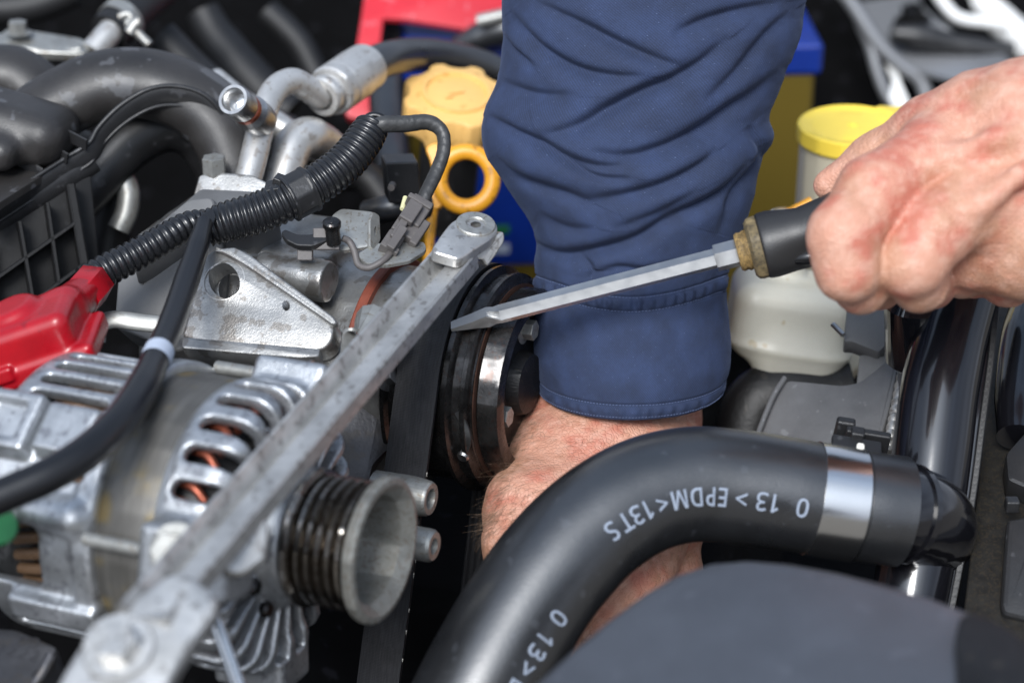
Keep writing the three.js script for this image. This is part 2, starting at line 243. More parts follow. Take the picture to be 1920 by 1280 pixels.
const MT = {
  castBright: mat({ color: 0xffffff, map: mottle(0.62, 0.84, 6, 0.07, [0.97, 0.985, 1], 0.22, [0.42, 0.42, 0.44]), metalness: 0.82, roughness: 0.46, roughnessMap: wearR(0.8, 1, 6, 0.07), bumpMap: grainFine, bumpScale: 0.00016 }),
  cast: mat({ color: 0xffffff, map: mottle(0.46, 0.70, 4, 0.08, [1, 0.995, 0.98], 0.26, [0.40, 0.37, 0.34]), metalness: 0.8, roughness: 0.44, roughnessMap: wearR(0.75, 1, 6, 0.05), bumpMap: grainFine, bumpScale: 0.00009 }),
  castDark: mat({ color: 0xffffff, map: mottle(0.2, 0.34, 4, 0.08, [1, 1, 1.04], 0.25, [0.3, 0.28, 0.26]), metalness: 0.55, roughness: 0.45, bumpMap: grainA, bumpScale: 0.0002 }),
  forged: mat({ color: 0xffffff, map: mottle(0.62, 0.82, 5, 0.07, [1, 0.995, 0.98], 0.2, [0.42, 0.40, 0.38]), metalness: 0.7, roughness: 0.44, roughnessMap: wearR(0.7, 1, 8, 0.05), bumpMap: grainA, bumpScale: 0.00016 }),
  aluPipe: mat({ color: 0xffffff, map: mottle(0.74, 0.88, 6, 0.06, [1, 0.99, 0.97], 0.18, [0.55, 0.5, 0.45]), metalness: 0.7, roughness: 0.42, bumpMap: grainFine, bumpScale: 0.00006 }),
  steel: mat({ color: 0xffffff, map: mottle(0.62, 0.8, 6, 0.04), metalness: 1, roughness: 0.4, roughnessMap: wearR(0.7, 1, 8, 0.04) }),
  brightSteel: mat({ color: lin(0.72, 0.72, 0.71), metalness: 1, roughness: 0.2, bumpMap: grainFine, bumpScale: 0.00001 }),
  darkSteel: mat({ color: 0xffffff, map: mottle(0.18, 0.38, 6, 0.05, [1, 0.985, 0.98], 0.2, [0.28, 0.22, 0.2]), metalness: 0.9, roughness: 0.33, roughnessMap: wearR(0.6, 1, 7, 0.04), bumpMap: grainFine, bumpScale: 0.00003 }),
  zinc: mat({ color: 0xffffff, map: mottle(0.52, 0.70, 7, 0.05, [1, 1, 0.975], 0.16, [0.45, 0.4, 0.34]), metalness: 0.65, roughness: 0.45, bumpMap: grainFine, bumpScale: 0.00003 }),
  plastic: mat({ color: 0xffffff, map: mottle(0.11, 0.17, 6, 0.1, [1, 1, 1.03], 0.12, [0.34, 0.34, 0.35]), roughness: 0.46, roughnessMap: wearR(0.75, 1, 5, 0.06), bumpMap: grainFine, bumpScale: 0.00005 }),
  dustyPlastic: mat({ color: 0xffffff, map: mottle(0.13, 0.23, 3, 0.13, [1.04, 1, 0.98], 0.2, [0.44, 0.45, 0.47]), roughness: 0.5, roughnessMap: wearR(0.75, 1, 5, 0.06), bumpMap: grainFine, bumpScale: 0.00007 }),
  gloss: mat({ color: lin(0.006, 0.006, 0.008), ior: 1.6, roughness: 0.16, clearcoat: 0.5, clearcoatRoughness: 0.08 }),
  rubber: mat({ color: 0xffffff, map: mottle(0.09, 0.15, 5, 0.12, [0.96, 1, 1.08], 0.06, [0.27, 0.28, 0.3]), ior: 2.0, roughness: 0.36, roughnessMap: wearR(0.7, 1, 4, 0.08), bumpMap: grainFine, bumpScale: 0.00005 }),
  conduit: mat({ color: lin(0.012, 0.0125, 0.014), roughness: 0.27, roughnessMap: wearR(0.7, 1, 5, 0.03) }),
  cable: mat({ color: lin(0.007, 0.0072, 0.0085), roughness: 0.3, bumpMap: grainFine, bumpScale: 0.00002 }),
  tape: mat({ color: 0xffffff, map: mottle(0.17, 0.26, 7, 0.04, [1, 1, 1]), roughness: 0.42, bumpMap: grainA, bumpScale: 0.0003 }),
  greyPlastic: mat({ color: 0xffffff, map: mottle(0.30, 0.38, 5, 0.06, [1.05, 1, 0.98], 0.12, [0.42, 0.4, 0.38]), roughness: 0.55, bumpMap: grainFine, bumpScale: 0.00006 }),
  red: mat({ color: 0xffffff, map: mottle(0.52, 0.68, 4, 0.1, [1, 0.07, 0.16], 0.1, [0.42, 0.06, 0.1]), roughness: 0.34, roughnessMap: wearR(0.75, 1, 6, 0.05), clearcoat: 0.2, clearcoatRoughness: 0.25 }),
  redPaint: mat({ color: 0xffffff, map: mottle(0.72, 0.82, 6, 0.12, [1, 0.2, 0.26], 0.14, [0.78, 0.55, 0.56]), roughness: 0.5 }),
  yellowCap: mat({ color: 0xffffff, map: mottle(0.86, 0.93, 4, 0.1, [1, 0.80, 0.48], 0.12, [0.74, 0.55, 0.28]), roughness: 0.45 }),
  yellowRing: mat({ color: 0xffffff, map: mottle(0.82, 0.92, 4, 0.05, [1, 0.70, 0.18], 0.18, [0.5, 0.33, 0.1]), roughness: 0.38 }),
  lemon: mat({ color: 0xffffff, map: mottle(0.96, 1, 4, 0.05, [1, 0.87, 0.32]), roughness: 0.36 }),
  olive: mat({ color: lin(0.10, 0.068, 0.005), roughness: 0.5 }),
  blue: mat({ color: 0xffffff, map: mottle(0.5, 0.64, 5, 0.12, [0.1, 0.3, 0.85]), roughness: 0.35 }),
  beige: mat({ color: lin(0.62, 0.56, 0.42), roughness: 0.45, transmission: 0.1 }),
  milky: mat({ color: 0xffffff, map: mottle(0.86, 0.93, 3, 0.16, [1, 0.985, 0.92], 0.06, [0.72, 0.62, 0.42]), roughness: 0.38, transmission: 0.3, thickness: 0 }),
  shroud: mat({ color: 0xffffff, map: mottle(0.34, 0.43, 5, 0.12, [1, 1, 1.01], 0.08, [0.55, 0.55, 0.56]), roughness: 0.5, bumpMap: grainFine, bumpScale: 0.00006 }),
  bracketGrey: mat({ color: 0xffffff, map: mottle(0.36, 0.42, 5, 0.08), roughness: 0.5, bumpMap: grainFine, bumpScale: 0.00005 }),
  cover: mat({ color: 0xffffff, map: mottle(0.20, 0.28, 4, 0.16, [0.95, 1, 1.1], 0.06, [0.30, 0.31, 0.34]), ior: 1.8, roughness: 0.42, bumpMap: grainFine, bumpScale: 0.00008 }),
  bodyPaint: mat({ color: lin(0.2, 0.205, 0.215), roughness: 0.3, metalness: 0.2, clearcoat: 0.5, clearcoatRoughness: 0.15 }),
  whitePaint: mat({ color: lin(0.8, 0.8, 0.78), roughness: 0.3, clearcoat: 0.4 }),
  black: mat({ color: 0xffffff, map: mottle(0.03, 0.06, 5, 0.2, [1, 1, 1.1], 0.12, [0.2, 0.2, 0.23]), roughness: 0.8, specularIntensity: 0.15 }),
  blackMetal: mat({ color: 0xffffff, map: mottle(0.07, 0.14, 5, 0.1, [1, 1, 1.03], 0.1, [0.25, 0.23, 0.2]), roughness: 0.45, metalness: 0.3, bumpMap: grainA, bumpScale: 0.0002 }),
  stator: mat({ color: 0xffffff, map: tex(512, (s, t) => { const a = tfbm(s, t, 4, 5), l = tnoise(s * 4, t * 150, 150), v = 0.30 + 0.14 * a + 0.07 * (l - 0.5), k = sstep(0.5, 0.66, tfbm(s + 0.4, t + 0.2, 3, 4)); return [mix(v, 0.50, k * 0.8), mix(v * 0.98, 0.43, k * 0.8), mix(v * 0.94, 0.28, k * 0.8)]; }, 0.08, true), metalness: 0.5, roughness: 0.5, bumpMap: grainFine, bumpScale: 0.00005 }),
  copper: mat({ color: lin(0.30, 0.085, 0.05), metalness: 0.7, roughness: 0.35 }),
  winding: mat({ color: lin(0.13, 0.075, 0.04), metalness: 0.3, roughness: 0.45 }),
  gasket: mat({ color: 0xffffff, map: mottle(0.42, 0.52, 5, 0.03, [1, 0.5, 0.36]), roughness: 0.6 }),
  rust: mat({ color: 0xffffff, map: mottle(0.2, 0.36, 6, 0.03, [1, 0.68, 0.55]), metalness: 0.4, roughness: 0.6 }),
  green: mat({ color: lin(0.02, 0.14, 0.05), roughness: 0.4 }),
  paleWire: mat({ color: lin(0.65, 0.62, 0.35), roughness: 0.5 }),
  white: mat({ color: lin(0.42, 0.47, 0.56), roughness: 0.6 }),
  whiteDot: mat({ color: lin(0.8, 0.78, 0.7), roughness: 0.5 }),
  dirtyRing: mat({ color: 0xffffff, map: mottle(0.26, 0.62, 6, 0.03, [0.98, 0.86, 0.62], 0.3, [0.2, 0.18, 0.15]), roughness: 0.6, bumpMap: grainA, bumpScale: 0.0003 }),
  collar: mat({ color: 0xffffff, map: mottle(0.36, 0.74, 8, 0.02, [0.95, 0.78, 0.48], 0.3, [0.26, 0.21, 0.14]), roughness: 0.65, bumpMap: grainA, bumpScale: 0.0004 }),
  grip: mat({ color: lin(0.024, 0.0235, 0.024), roughness: 0.42, bumpMap: grainFine, bumpScale: 0.00005 }),
  gripStrip: mat({ color: lin(0.008, 0.008, 0.009), roughness: 0.22 }),
  fins: mat({ color: 0xffffff, map: mottle(0.10, 0.2, 8, 0.03, [1, 0.95, 0.86], 0.3, [0.26, 0.22, 0.16]), metalness: 0.4, roughness: 0.5 }),
  belt: mat({ color: 0xffffff, map: tex(512, (s, t) => { const f = tnoise(s * 128, t * 6, 128), g = tfbm(s, t, 6, 4); const v = 0.15 + 0.07 * (f - 0.5) + 0.04 * (g - 0.5); return [v, v, v * 1.06]; }, 0.03, true), roughness: 0.6, specularIntensity: 0.6, bumpMap: tex(512, (s, t) => 0.5 + 0.5 * Math.sin(t * 2 * Math.PI * 44) * (0.6 + 0.4 * tnoise(s * 40, t * 40, 40)), 0.03), bumpScale: 0.00008 }),
};
Object.assign(MT, {
  letterPaint: mat({ color: lin(0.27, 0.31, 0.38), roughness: 0.55 }),
  darkPlastic: mat({ color: 0xffffff, map: mottle(0.05, 0.09, 6, 0.08, [1, 1, 1.05], 0.1, [0.16, 0.16, 0.17]), roughness: 0.6, specularIntensity: 0.6, bumpMap: grainFine, bumpScale: 0.00006 }),
  rubberMatt: mat({ color: 0xffffff, map: mottle(0.08, 0.13, 5, 0.12, [1, 1, 1.04], 0.05, [0.2, 0.2, 0.22]), roughness: 0.55 }),
  trackSteel: mat({ color: 0xffffff, map: mottle(0.52, 0.68, 6, 0.03, [1, 0.97, 0.93], 0.3, [0.24, 0.17, 0.13]), metalness: 1, roughness: 0.24 }),
  rimZinc: mat({ color: 0xffffff, map: mottle(0.48, 0.62, 7, 0.03, [1, 1, 0.96], 0.3, [0.42, 0.36, 0.32]), metalness: 0.6, roughness: 0.5, bumpMap: grainFine, bumpScale: 0.00005 }),
  toolSteel: mat({ color: lin(0.58, 0.58, 0.57), metalness: 1, roughness: 0.46, roughnessMap: wearR(0.8, 1, 9, 0.03), bumpMap: grainFine, bumpScale: 0.000015 }),
  skin: mat({ color: 0xffffff, vertexColors: true, roughness: 0.5, sheen: 0.15, sheenRoughness: 0.4, bumpMap: tex(512, (s, t) => { const n = 22, x = s * n + 0.7 * (tfbm(s, t, 10, 3) - 0.5), y = t * n + 0.7 * (tfbm(s, t + 0.5, 10, 3) - 0.5), X = Math.floor(x), Y = Math.floor(y); let a = 9, b = 9; for (let i = -1; i < 2; i++) for (let j = -1; j < 2; j++) { const q = ((X + i) % n + n) % n, w = ((Y + j) % n + n) % n, d = Math.hypot(X + i + hash3(q, w, 11) - x, Y + j + hash3(q, w, 12) - y); if (d < a) { b = a; a = d; } else if (d < b) b = d; } return clamp(0.75 * sstep(0, 0.35, b - a) + 0.35 * tfbm(s, t, 12, 5)); }, 0.042), bumpScale: 0.00028 }),
  nail: mat({ color: lin(0.62, 0.40, 0.33), roughness: 0.3 }),
  hair: mat({ color: lin(0.2, 0.13, 0.08), roughness: 0.5 }),
  thread: mat({ color: lin(0.085, 0.115, 0.21), roughness: 0.8 }),
  navy: mat({ color: 0xffffff, map: tex(1024, (s, t) => { const d = 0.5 + 0.5 * Math.sin((s * 40 + t * 40) * 2 * Math.PI), a = tfbm(s, t, 5, 5), n = tnoise(s * 300, t * 300, 300), lint = hash3(Math.floor(s * 140), Math.floor(t * 140), 4) > 0.997 ? 0.16 * hash3(Math.floor(s * 140), Math.floor(t * 140), 9) : 0; const v = 0.88 + 0.30 * (a - 0.5) + 0.16 * (d - 0.5) + 0.22 * (n - 0.5); return [0.168 * v + lint, 0.222 * v + lint, 0.345 * v + lint]; }, 0.05, true), roughness: 0.88, sheen: 0.25, sheenRoughness: 0.6, sheenColor: lin(0.3, 0.4, 0.7), bumpMap: tex(1024, (s, t) => 0.5 + 0.35 * Math.sin((s * 40 + t * 40) * 2 * Math.PI) + 0.3 * (tnoise(s * 250, t * 250, 250) - 0.5), 0.05), bumpScale: 0.00009 }),
});

// ---------------------------------------------------------------- the setting: inside of the engine bay
{
  const S = (a, b, c, d, m, name, t = 0.012) => {          // slab spanned by four corner points, with thickness
    const n = b.clone().sub(a).cross(d.clone().sub(a)).normalize(), pos = [], q = [a, b, c, d], k = q.map(p => p.clone().addScaledVector(n, -t));
    const f = (...v) => { for (const i of [0, 1, 2, 0, 2, 3]) pos.push(v[i].x, v[i].y, v[i].z); };
    f(...q); f(...[...k].reverse()); for (let i = 0; i < 4; i++) f(q[(i + 1) % 4], q[i], k[i], k[(i + 1) % 4]);
    const g = new THREE.BufferGeometry(); g.setAttribute('position', new THREE.Float32BufferAttribute(pos, 3)); g.computeVertexNormals(); return structure(name, boxUV(g), m);
  };
  const y0 = 0.42;
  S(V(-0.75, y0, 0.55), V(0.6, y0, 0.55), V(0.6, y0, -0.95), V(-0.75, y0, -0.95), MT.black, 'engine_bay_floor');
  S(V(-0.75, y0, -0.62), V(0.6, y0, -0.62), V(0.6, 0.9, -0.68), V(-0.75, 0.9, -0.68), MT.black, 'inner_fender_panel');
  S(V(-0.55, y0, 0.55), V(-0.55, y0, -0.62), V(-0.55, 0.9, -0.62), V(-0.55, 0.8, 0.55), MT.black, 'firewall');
}

// ---------------------------------------------------------------- generic section sweep along a polyline
function ribbon(path, wdir, prof, closed = false) {        // prof: [across, out] pairs (closed outline); wdir: across direction; out = wdir x tangent
  const n = path.length, m = prof.length, pos = [], idx = [], uv = []; let acc = 0; const per = [0]; for (let k = 0; k < m; k++) per.push(per[k] + Math.hypot(prof[(k + 1) % m][0] - prof[k][0], prof[(k + 1) % m][1] - prof[k][1]));
  for (let i = 0; i < n; i++) {
    const a = path[closed ? (i + n - 1) % n : Math.max(i - 1, 0)], b = path[closed ? (i + 1) % n : Math.min(i + 1, n - 1)], t = b.clone().sub(a).normalize();
    const w = wdir.clone().addScaledVector(t, -wdir.dot(t)).normalize(), o = w.clone().cross(t); if (i) acc += path[i].distanceTo(path[i - 1]);
    for (let k = 0; k <= m; k++) { const q = prof[k % m], v = path[i].clone().addScaledVector(w, q[0]).addScaledVector(o, q[1]); pos.push(v.x, v.y, v.z); uv.push(per[k], acc); }
  }
  const W = m + 1, N = closed ? n : n - 1; for (let i = 0; i < N; i++) for (let k = 0; k < m; k++) { const a = i * W + k, b = a + 1, c = ((i + 1) % n) * W + k, d = c + 1; idx.push(a, c, b, b, c, d); }
  if (!closed) { const tri = THREE.ShapeUtils.triangulateShape(prof.map(p => new THREE.Vector2(...p)), []); for (const e of [0, n - 1]) for (const [a, b, c] of tri) e ? idx.push(e * W + a, e * W + b, e * W + c) : idx.push(a, c, b); }
  const g = new THREE.BufferGeometry(); g.setAttribute('position', new THREE.Float32BufferAttribute(pos, 3)); g.setAttribute('uv', new THREE.Float32BufferAttribute(uv, 2)); g.setIndex(idx); return crease(g, 0.5);
}
const inFrame = m => { const i = m.clone().invert(); return (px, py, d) => P(px, py, d).applyMatrix4(i); };

// ---------------------------------------------------------------- alternator
{
  const X0 = P(724, 1033, 0.86), FR = frame(X0, A, U, L), G = (x, r, deg) => V(x, r * Math.cos(deg * Math.PI / 180), r * Math.sin(deg * Math.PI / 180)).applyMatrix4(FR);
  const rdir = deg => U.clone().multiplyScalar(Math.cos(deg * Math.PI / 180)).addScaledVector(L, Math.sin(deg * Math.PI / 180));
  const alt = thing('alternator', 'silver finned alternator with a bare ribbed pulley and dark stator band', 'alternator');
  const rad = Math.PI / 180, polar = (y, z, deg) => { const c = Math.cos(deg * rad), s = Math.sin(deg * rad); return [y * c + z * s, -y * s + z * c]; };   // radial, tangential
  const front = (x, y, z) => {
    const r = Math.hypot(y, z), ph = Math.atan2(z, y) / rad;
    let d = sCyl(r, x + 0.0615, 0.061, 0.0175, 0.011);
    d = smin(d, sCyl(r, x + 0.0475, 0.0275, 0.0125, 0.003), 0.007);
    const [r1, q1] = polar(y, z, -46); d = smin(d, sBox(x + 0.060, r1 - 0.058, q1, 0.017, 0.0125, 0.0125, 0.003), 0.003);
    const [r2, q2] = polar(y, z, 70); d = smin(d, sBox(x + 0.051, r2 - 0.062, q2, 0.020, 0.0125, 0.014, 0.004), 0.004);
    const [r3, q3] = polar(y, z, 172); d = smin(d, sBox(x + 0.060, r3 - 0.058, q3, 0.017, 0.0125, 0.0125, 0.003), 0.003);
    d = smax(d, -sCyl(r, x + 0.068, 0.0555, 0.0185, 0.008), 0.002);
    const st = 14.4, k = Math.round((ph - 3) / st), pk = 3 + k * st, q = r * Math.sin((ph - pk) * rad), rr_ = r * Math.cos((ph - pk) * rad);
    const near = Math.min(Math.abs(pk + 46), Math.abs(pk - 70), Math.abs(pk - 172), Math.abs(pk + 188));
    if (near > 13) { d = smax(d, -sBox(x + 0.0500, rr_ - 0.058, q, 0.0185, 0.0120, 0.0037, 0.0034), 0.0014); }
    d = smax(d, -sBox(x + 0.0420, rr_ - 0.0430, q / (0.55 + 0.45 * rr_ / 0.043), 0.0080, 0.0125, 0.0036, 0.002), 0.0010);
    d = smax(d, -sCyl(Math.hypot(r1 - 0.0665, q1), x + 0.040, 0.0062, 0.012, 0.001), 0.001);
    return d;
  };
  part(alt, 'front_housing', sdfMesh(front, V(-0.085, -0.078, -0.078), V(-0.03, 0.078, 0.078), 0.00105, FR), MT.castBright);
  const rear = (x, y, z) => {
    const r = Math.hypot(y, z), ph = Math.atan2(z, y) / rad;
    let d = sCyl(r, x + 0.130, 0.0605, 0.031, 0.009);
    d = smin(d, sCyl(r, x + 0.104, 0.0635, 0.005, 0.002), 0.002);
    const [r0, q0] = polar(y, z, 33); d = smin(d, sBox(x + 0.121, r0 - 0.0585, q0, 0.012, 0.0075, 0.011, 0.002), 0.002);
    d = smin(d, sBox(x + 0.147, r0 - 0.060, q0 - 0.001, 0.0125, 0.0085, 0.013, 0.002), 0.002);
    d = smax(d, -sBox(x + 0.149, r0 - 0.0695, q0 - 0.001, 0.0085, 0.005, 0.008, 0.0015), 0.001);
    const [r4, q4] = polar(y, z, 64); d = smin(d, sCap(x, r4, q4, V(-0.108, 0.063, 0), V(-0.127, 0.063, 0), 0.0075, 0.006), 0.004);
    const [r3, q3] = polar(y, z, 104); d = smin(d, sBox(x + 0.120, r3 - 0.061, q3, 0.021, 0.006, 0.006, 0.002), 0.003);
    d = smax(d, -sCyl(r, x + 0.126, 0.0545, 0.031, 0.006), 0.002);
    const st = 10.5, k = Math.round((ph + 3) / st), pk = -3 + k * st, q = r * Math.sin((ph - pk) * rad), rc = r * Math.cos((ph - pk) * rad);
    if ((pk < 20 && pk > -120) || (pk > 115)) d = smax(d, -sBox(x + 0.131, rc - 0.058, q, 0.019, 0.02, 0.0032, 0.003), 0.0012);
    const [r5, q5] = polar(y, z, 84); d = smax(d, -sBox(x + 0.142, r5 - 0.058, q5, 0.016, 0.02, 0.0135, 0.004), 0.002);
    const [r6, q6] = polar(y, z, 49); d = smax(d, -sBox(x + 0.113, r6 - 0.058, q6, 0.006, 0.02, 0.0022, 0.0018), 0.001);
    return d;
  };
  part(alt, 'rear_housing', sdfMesh(rear, V(-0.168, -0.078, -0.078), V(-0.094, 0.078, 0.078), 0.00105, FR), MT.castBright);
  const o = h => X0.clone().addScaledVector(A, h);
  part(alt, 'stator_band', lathe([[0.052, 0], [0.0588, 0], [0.0592, 0.001], [0.0592, 0.0272], [0.0588, 0.0282], [0.052, 0.0282]], o(-0.1006), A, 120), MT.stator);
  part(alt, 'rotor_core', lathe([[0, 0], [0.044, 0], [0.047, 0.006], [0.047, 0.066], [0.036, 0.086], [0, 0.086]], o(-0.142), A, 40), MT.blackMetal);
  for (let i = 0; i < 18; i++) { const d = i * 20 + 6; part(alt, 'fan_blade', ribbon([G(-0.058, 0.030, d), G(-0.056, 0.040, d + 5), G(-0.055, 0.047, d + 12)], A, [[-0.006, -0.0005], [0.006, -0.0005], [0.006, 0.0005], [-0.006, 0.0005]]), MT.steel); }
  const coil = []; for (let i = 0; i < 44; i++) { const d = i * 360 / 44; coil.push(sweep([G(-0.0985, 0.0505, d), G(-0.115, 0.0515, d + 1), G(-0.137, 0.0515, d + 6), G(-0.144, 0.0495, d + 9)], 0.0026, { seg: 10, sides: 8 })); coil.push(sweep([G(-0.0745, 0.050, d), G(-0.064, 0.051, d + 2), G(-0.059, 0.0485, d + 7)], 0.0019, { seg: 8, sides: 6 })); }
  const wd = part(alt, 'stator_windings', join(coil.filter((_, i) => i % 2 === 0)), MT.winding); wd.userData.kind = 'stuff';
  const wc = part(alt, 'stator_windings', join(coil.filter((_, i) => i % 2)), MT.copper); wc.userData.kind = 'stuff';
  for (const d of [-46, 70, 172]) part(alt, 'through_bolt', rod(G(-0.1005, 0.0645, d), G(-0.074, 0.0645, d), 0.0029), MT.zinc);
  // pulley: deep hollow front with a bare ribbed belt track
  const cup = [[0.0295, -0.0050], [0.0303, -0.0034], [0.0303, -0.0014], [0.0294, -0.0004], [0.0272, 0], [0.0256, -0.0008], [0.0224, -0.0045], [0.0220, -0.022], [0.0200, -0.0265], [0.0128, -0.026], [0.0125, -0.0225], [0.0088, -0.0225], [0.0085, -0.026], [0.0001, -0.026]];
  const trk = [[0.0001, -0.0352], [0.012, -0.0352], [0.0262, -0.0348], [0.0288, -0.0334], [0.0288, -0.0312], [0.0272, -0.0300]];
  for (let k = 4; k >= 0; k--) { const h = -0.0066 - k * 0.0046; trk.push([0.0230, h - 0.0041], [0.0264, h - 0.0032], [0.0270, h - 0.0028], [0.0271, h - 0.0020], [0.0270, h - 0.0013], [0.0264, h - 0.0010], [0.0230, h - 0.0002]); }
  trk.push([0.0228, -0.0062], [0.0280, -0.0052], [0.0297, -0.0050]);
  const pul = part(alt, 'pulley', lathe(cup, X0, A, 96), MT.rimZinc);
  part(pul, 'ribbed_track', lathe(trk, X0, A, 96), MT.trackSteel);
  part(pul, 'shaft_nut', hexProf(0.0085, 0.010, o(-0.026), A), MT.rust);
  part(alt, 'lug_bolt', boltHead(G(-0.056, 0.0672, -46), A.clone().multiplyScalar(-1).add(rdir(-46).multiplyScalar(0.1)).normalize(), 0.0045), MT.steel);
  part(alt, 'lug_bolt', boltHead(G(-0.052, 0.0752, 66), rdir(58).addScaledVector(A, 0.15).normalize(), 0.0075), MT.zinc);
  part(alt, 'green_plug', lathe([[0, 0.006], [0.006, 0.006], [0.0075, 0.004], [0.0075, -0.012], [0, -0.012]].reverse(), P(-6, 988, 0.842), D(0.5, 0.1, 0.86), 28), MT.green);
  for (const d of [30, 100, 128, -10, -75]) part(alt, 'face_screw', lathe([[0.0036, 0], [0.0036, 0.002], [0.0026, 0.0034], [0, 0.0036]], G(-0.0445, 0.0335, d), A, 20), MT.darkSteel);
}

// ---------------------------------------------------------------- belt-driven compressor
{
  const XC = P(1005, 722, 1.0), FR = frame(XC, A, U, L), rad = Math.PI / 180, loc = inFrame(FR), G = (x, r, deg) => V(x, r * Math.cos(deg * rad), r * Math.sin(deg * rad)).applyMatrix4(FR), o = h => XC.clone().addScaledVector(A, h);
  const cp = thing('air_conditioning_compressor', 'weathered cast metal compressor with brown gasket ring and black clutch pulley', 'compressor');
  const bossC = loc(575, 522, 0.985);
  const body = (x, y, z) => {
    const r = Math.hypot(y, z);
    let d = sCyl(r, x + 0.130, 0.050, 0.058, 0.004);
    d = smin(d, sBox(x + 0.122, y - 0.046, z + 0.006, 0.026, 0.014, 0.024, 0.003), 0.006);
    d = smin(d, sBox(x + 0.165, y - 0.046, z + 0.004, 0.034, 0.016, 0.030, 0.006), 0.006);
    d = smin(d, sCyl(Math.hypot(y - bossC.y, z - bossC.z), x - bossC.x + 0.006, 0.0098, 0.018, 0.001), 0.003);
    d = smin(d, sBox(x + 0.140, y + 0.045, z - 0.012, 0.045, 0.02, 0.03, 0.005), 0.008);
    return d + 0.0007 * (vnoise(x * 160, y * 160, z * 160) - 0.5);
  };
  part(cp, 'rear_body', sdfMesh(body, V(-0.205, -0.075, -0.065), V(-0.066, 0.072, 0.072), 0.0013, FR), MT.cast);
  const bodyF = (x, y, z) => { const r = Math.hypot(y, z); let d = sCyl(r, x + 0.062, 0.0478, 0.0115, 0.002); d = smin(d, sBox(x + 0.060, y + 0.035, z - 0.035, 0.010, 0.016, 0.014, 0.003), 0.006); return d + 0.0006 * (vnoise(x * 170, y * 170, z * 170) - 0.5); };
  part(cp, 'front_body', sdfMesh(bodyF, V(-0.08, -0.06, -0.06), V(-0.045, 0.06, 0.06), 0.0013, FR), MT.cast);
  part(cp, 'gasket_ring', lathe([[0.044, 0], [0.0506, 0], [0.0512, 0.0008], [0.0512, 0.0042], [0.0506, 0.0050], [0.044, 0.0050]], o(-0.0770), A, 96), MT.gasket);
  // clutch pulley, from the rear flange to the front plate
  const rotor = [[0.02, -0.0555], [0.0535, -0.0555], [0.0548, -0.0545], [0.0548, -0.0525], [0.0526, -0.0512], [0.0526, -0.0485], [0.0518, -0.0480], [0.0500, -0.0470], [0.0500, -0.0260], [0.0532, -0.0248], [0.0538, -0.0236], [0.0538, -0.0222], [0.0525, -0.0214], [0.0500, -0.0206], [0.0496, -0.0172], [0.0510, -0.0164], [0.0512, -0.0142], [0.0498, -0.0132], [0.0470, -0.0128], [0.0462, -0.0120], [0.03, -0.0118]];
  const cl = part(cp, 'clutch_pulley', lathe(rotor, XC, A, 120), MT.darkSteel);
  part(cp, 'clutch_plate', lathe([[0.0445, -0.0108], [0.0452, -0.0100], [0.0452, -0.0026], [0.0442, -0.0006], [0.0425, 0], [0.0372, -0.0002], [0.0362, -0.001], [0.0358, -0.0095], [0.0445, -0.0108]], XC, A, 120), MT.darkSteel);
  part(cp, 'friction_ring', lathe([[0.0465, -0.0119], [0.0468, -0.0112], [0.040, -0.0109]], XC, A, 80), MT.rust);
  part(cp, 'hub_plate', lathe([[0.0355, -0.0117], [0.0352, -0.0090], [0.016, -0.0085], [0.014, -0.003], [0.006, -0.002], [0, -0.002]], XC, A, 60), MT.blackMetal);
  for (const d of [100, 220, 340]) part(cp, 'hub_bolt', boltHead(G(-0.009, 0.0255, d), A, 0.0048), MT.zinc);
  // spring tab and rivet on the pulley edge
  part(cp, 'rivet', lathe([[0.0030, 0], [0.0030, 0.0008], [0.0022, 0.0018], [0, 0.002]], G(-0.0165, 0.0502, 107), U.clone().multiplyScalar(-0.29).addScaledVector(L, 0.95), 20), MT.steel);
  const arm = []; for (let i = 0; i <= 14; i++) arm.push(G(-0.0172 + 0.0045 * Math.sin(i / 14 * 3.14), 0.0502, 80 + i * 1.9));
  part(cp, 'spring_tab', ribbon(arm, A, [[-0.0016, -0.0005], [0.0016, -0.0005], [0.0016, 0.0006], [-0.0016, 0.0006]]), MT.steel);
  // wedge-shaped mounting lug with its through hole and threaded hole
  const LN = D(-0.20, 0.36, 0.91).normalize(), LP = P(480, 560, 0.957);
  const lug = part(cp, 'mounting_lug', plate(soft([[377, 489], [398, 466], [440, 468], [468, 486], [612, 588], [626, 604], [622, 640], [600, 658], [372, 640], [338, 632], [352, 585]], 14), LP, LN, 0.014, { bevel: 0.0016, segs: 4, holes: [ringPx(420, 526, 35, 41, 32, -0.4), ringPx(536, 573, 14, 16, 22)] }), MT.cast);
  part(lug, 'edge_flange', plate(soft([[398, 466], [440, 462], [470, 478], [626, 594], [632, 606], [622, 610], [600, 594], [462, 500], [428, 480]], 6), LP.clone().addScaledVector(LN, 0.0030), LN, 0.0046, { bevel: 0.0014, segs: 3 }), MT.cast);
  part(lug, 'thread', lathe(Array.from({ length: 29 }, (_, i) => [i % 2 ? 0.0034 : 0.0029, -0.013 + i * 0.00046]), hit(536, 573, LP, LN), LN, 24), MT.steel);
  part(lug, 'hole_liner', lathe([[0.0092, -0.013], [0.0092, -0.0004], [0.0098, 0.0002], [0.0094, 0.0004]], hit(420, 526, LP, LN).addScaledVector(LN, 0.0001), LN, 40), MT.forged);
  part(lug, 'base_ledge', plate(soft([[340, 630], [600, 652], [598, 668], [560, 670], [340, 652]], 5), LP.clone().addScaledVector(LN, 0.002), D(-0.1, 0.55, 0.83).normalize(), 0.016, { bevel: 0.0012 }), MT.cast);
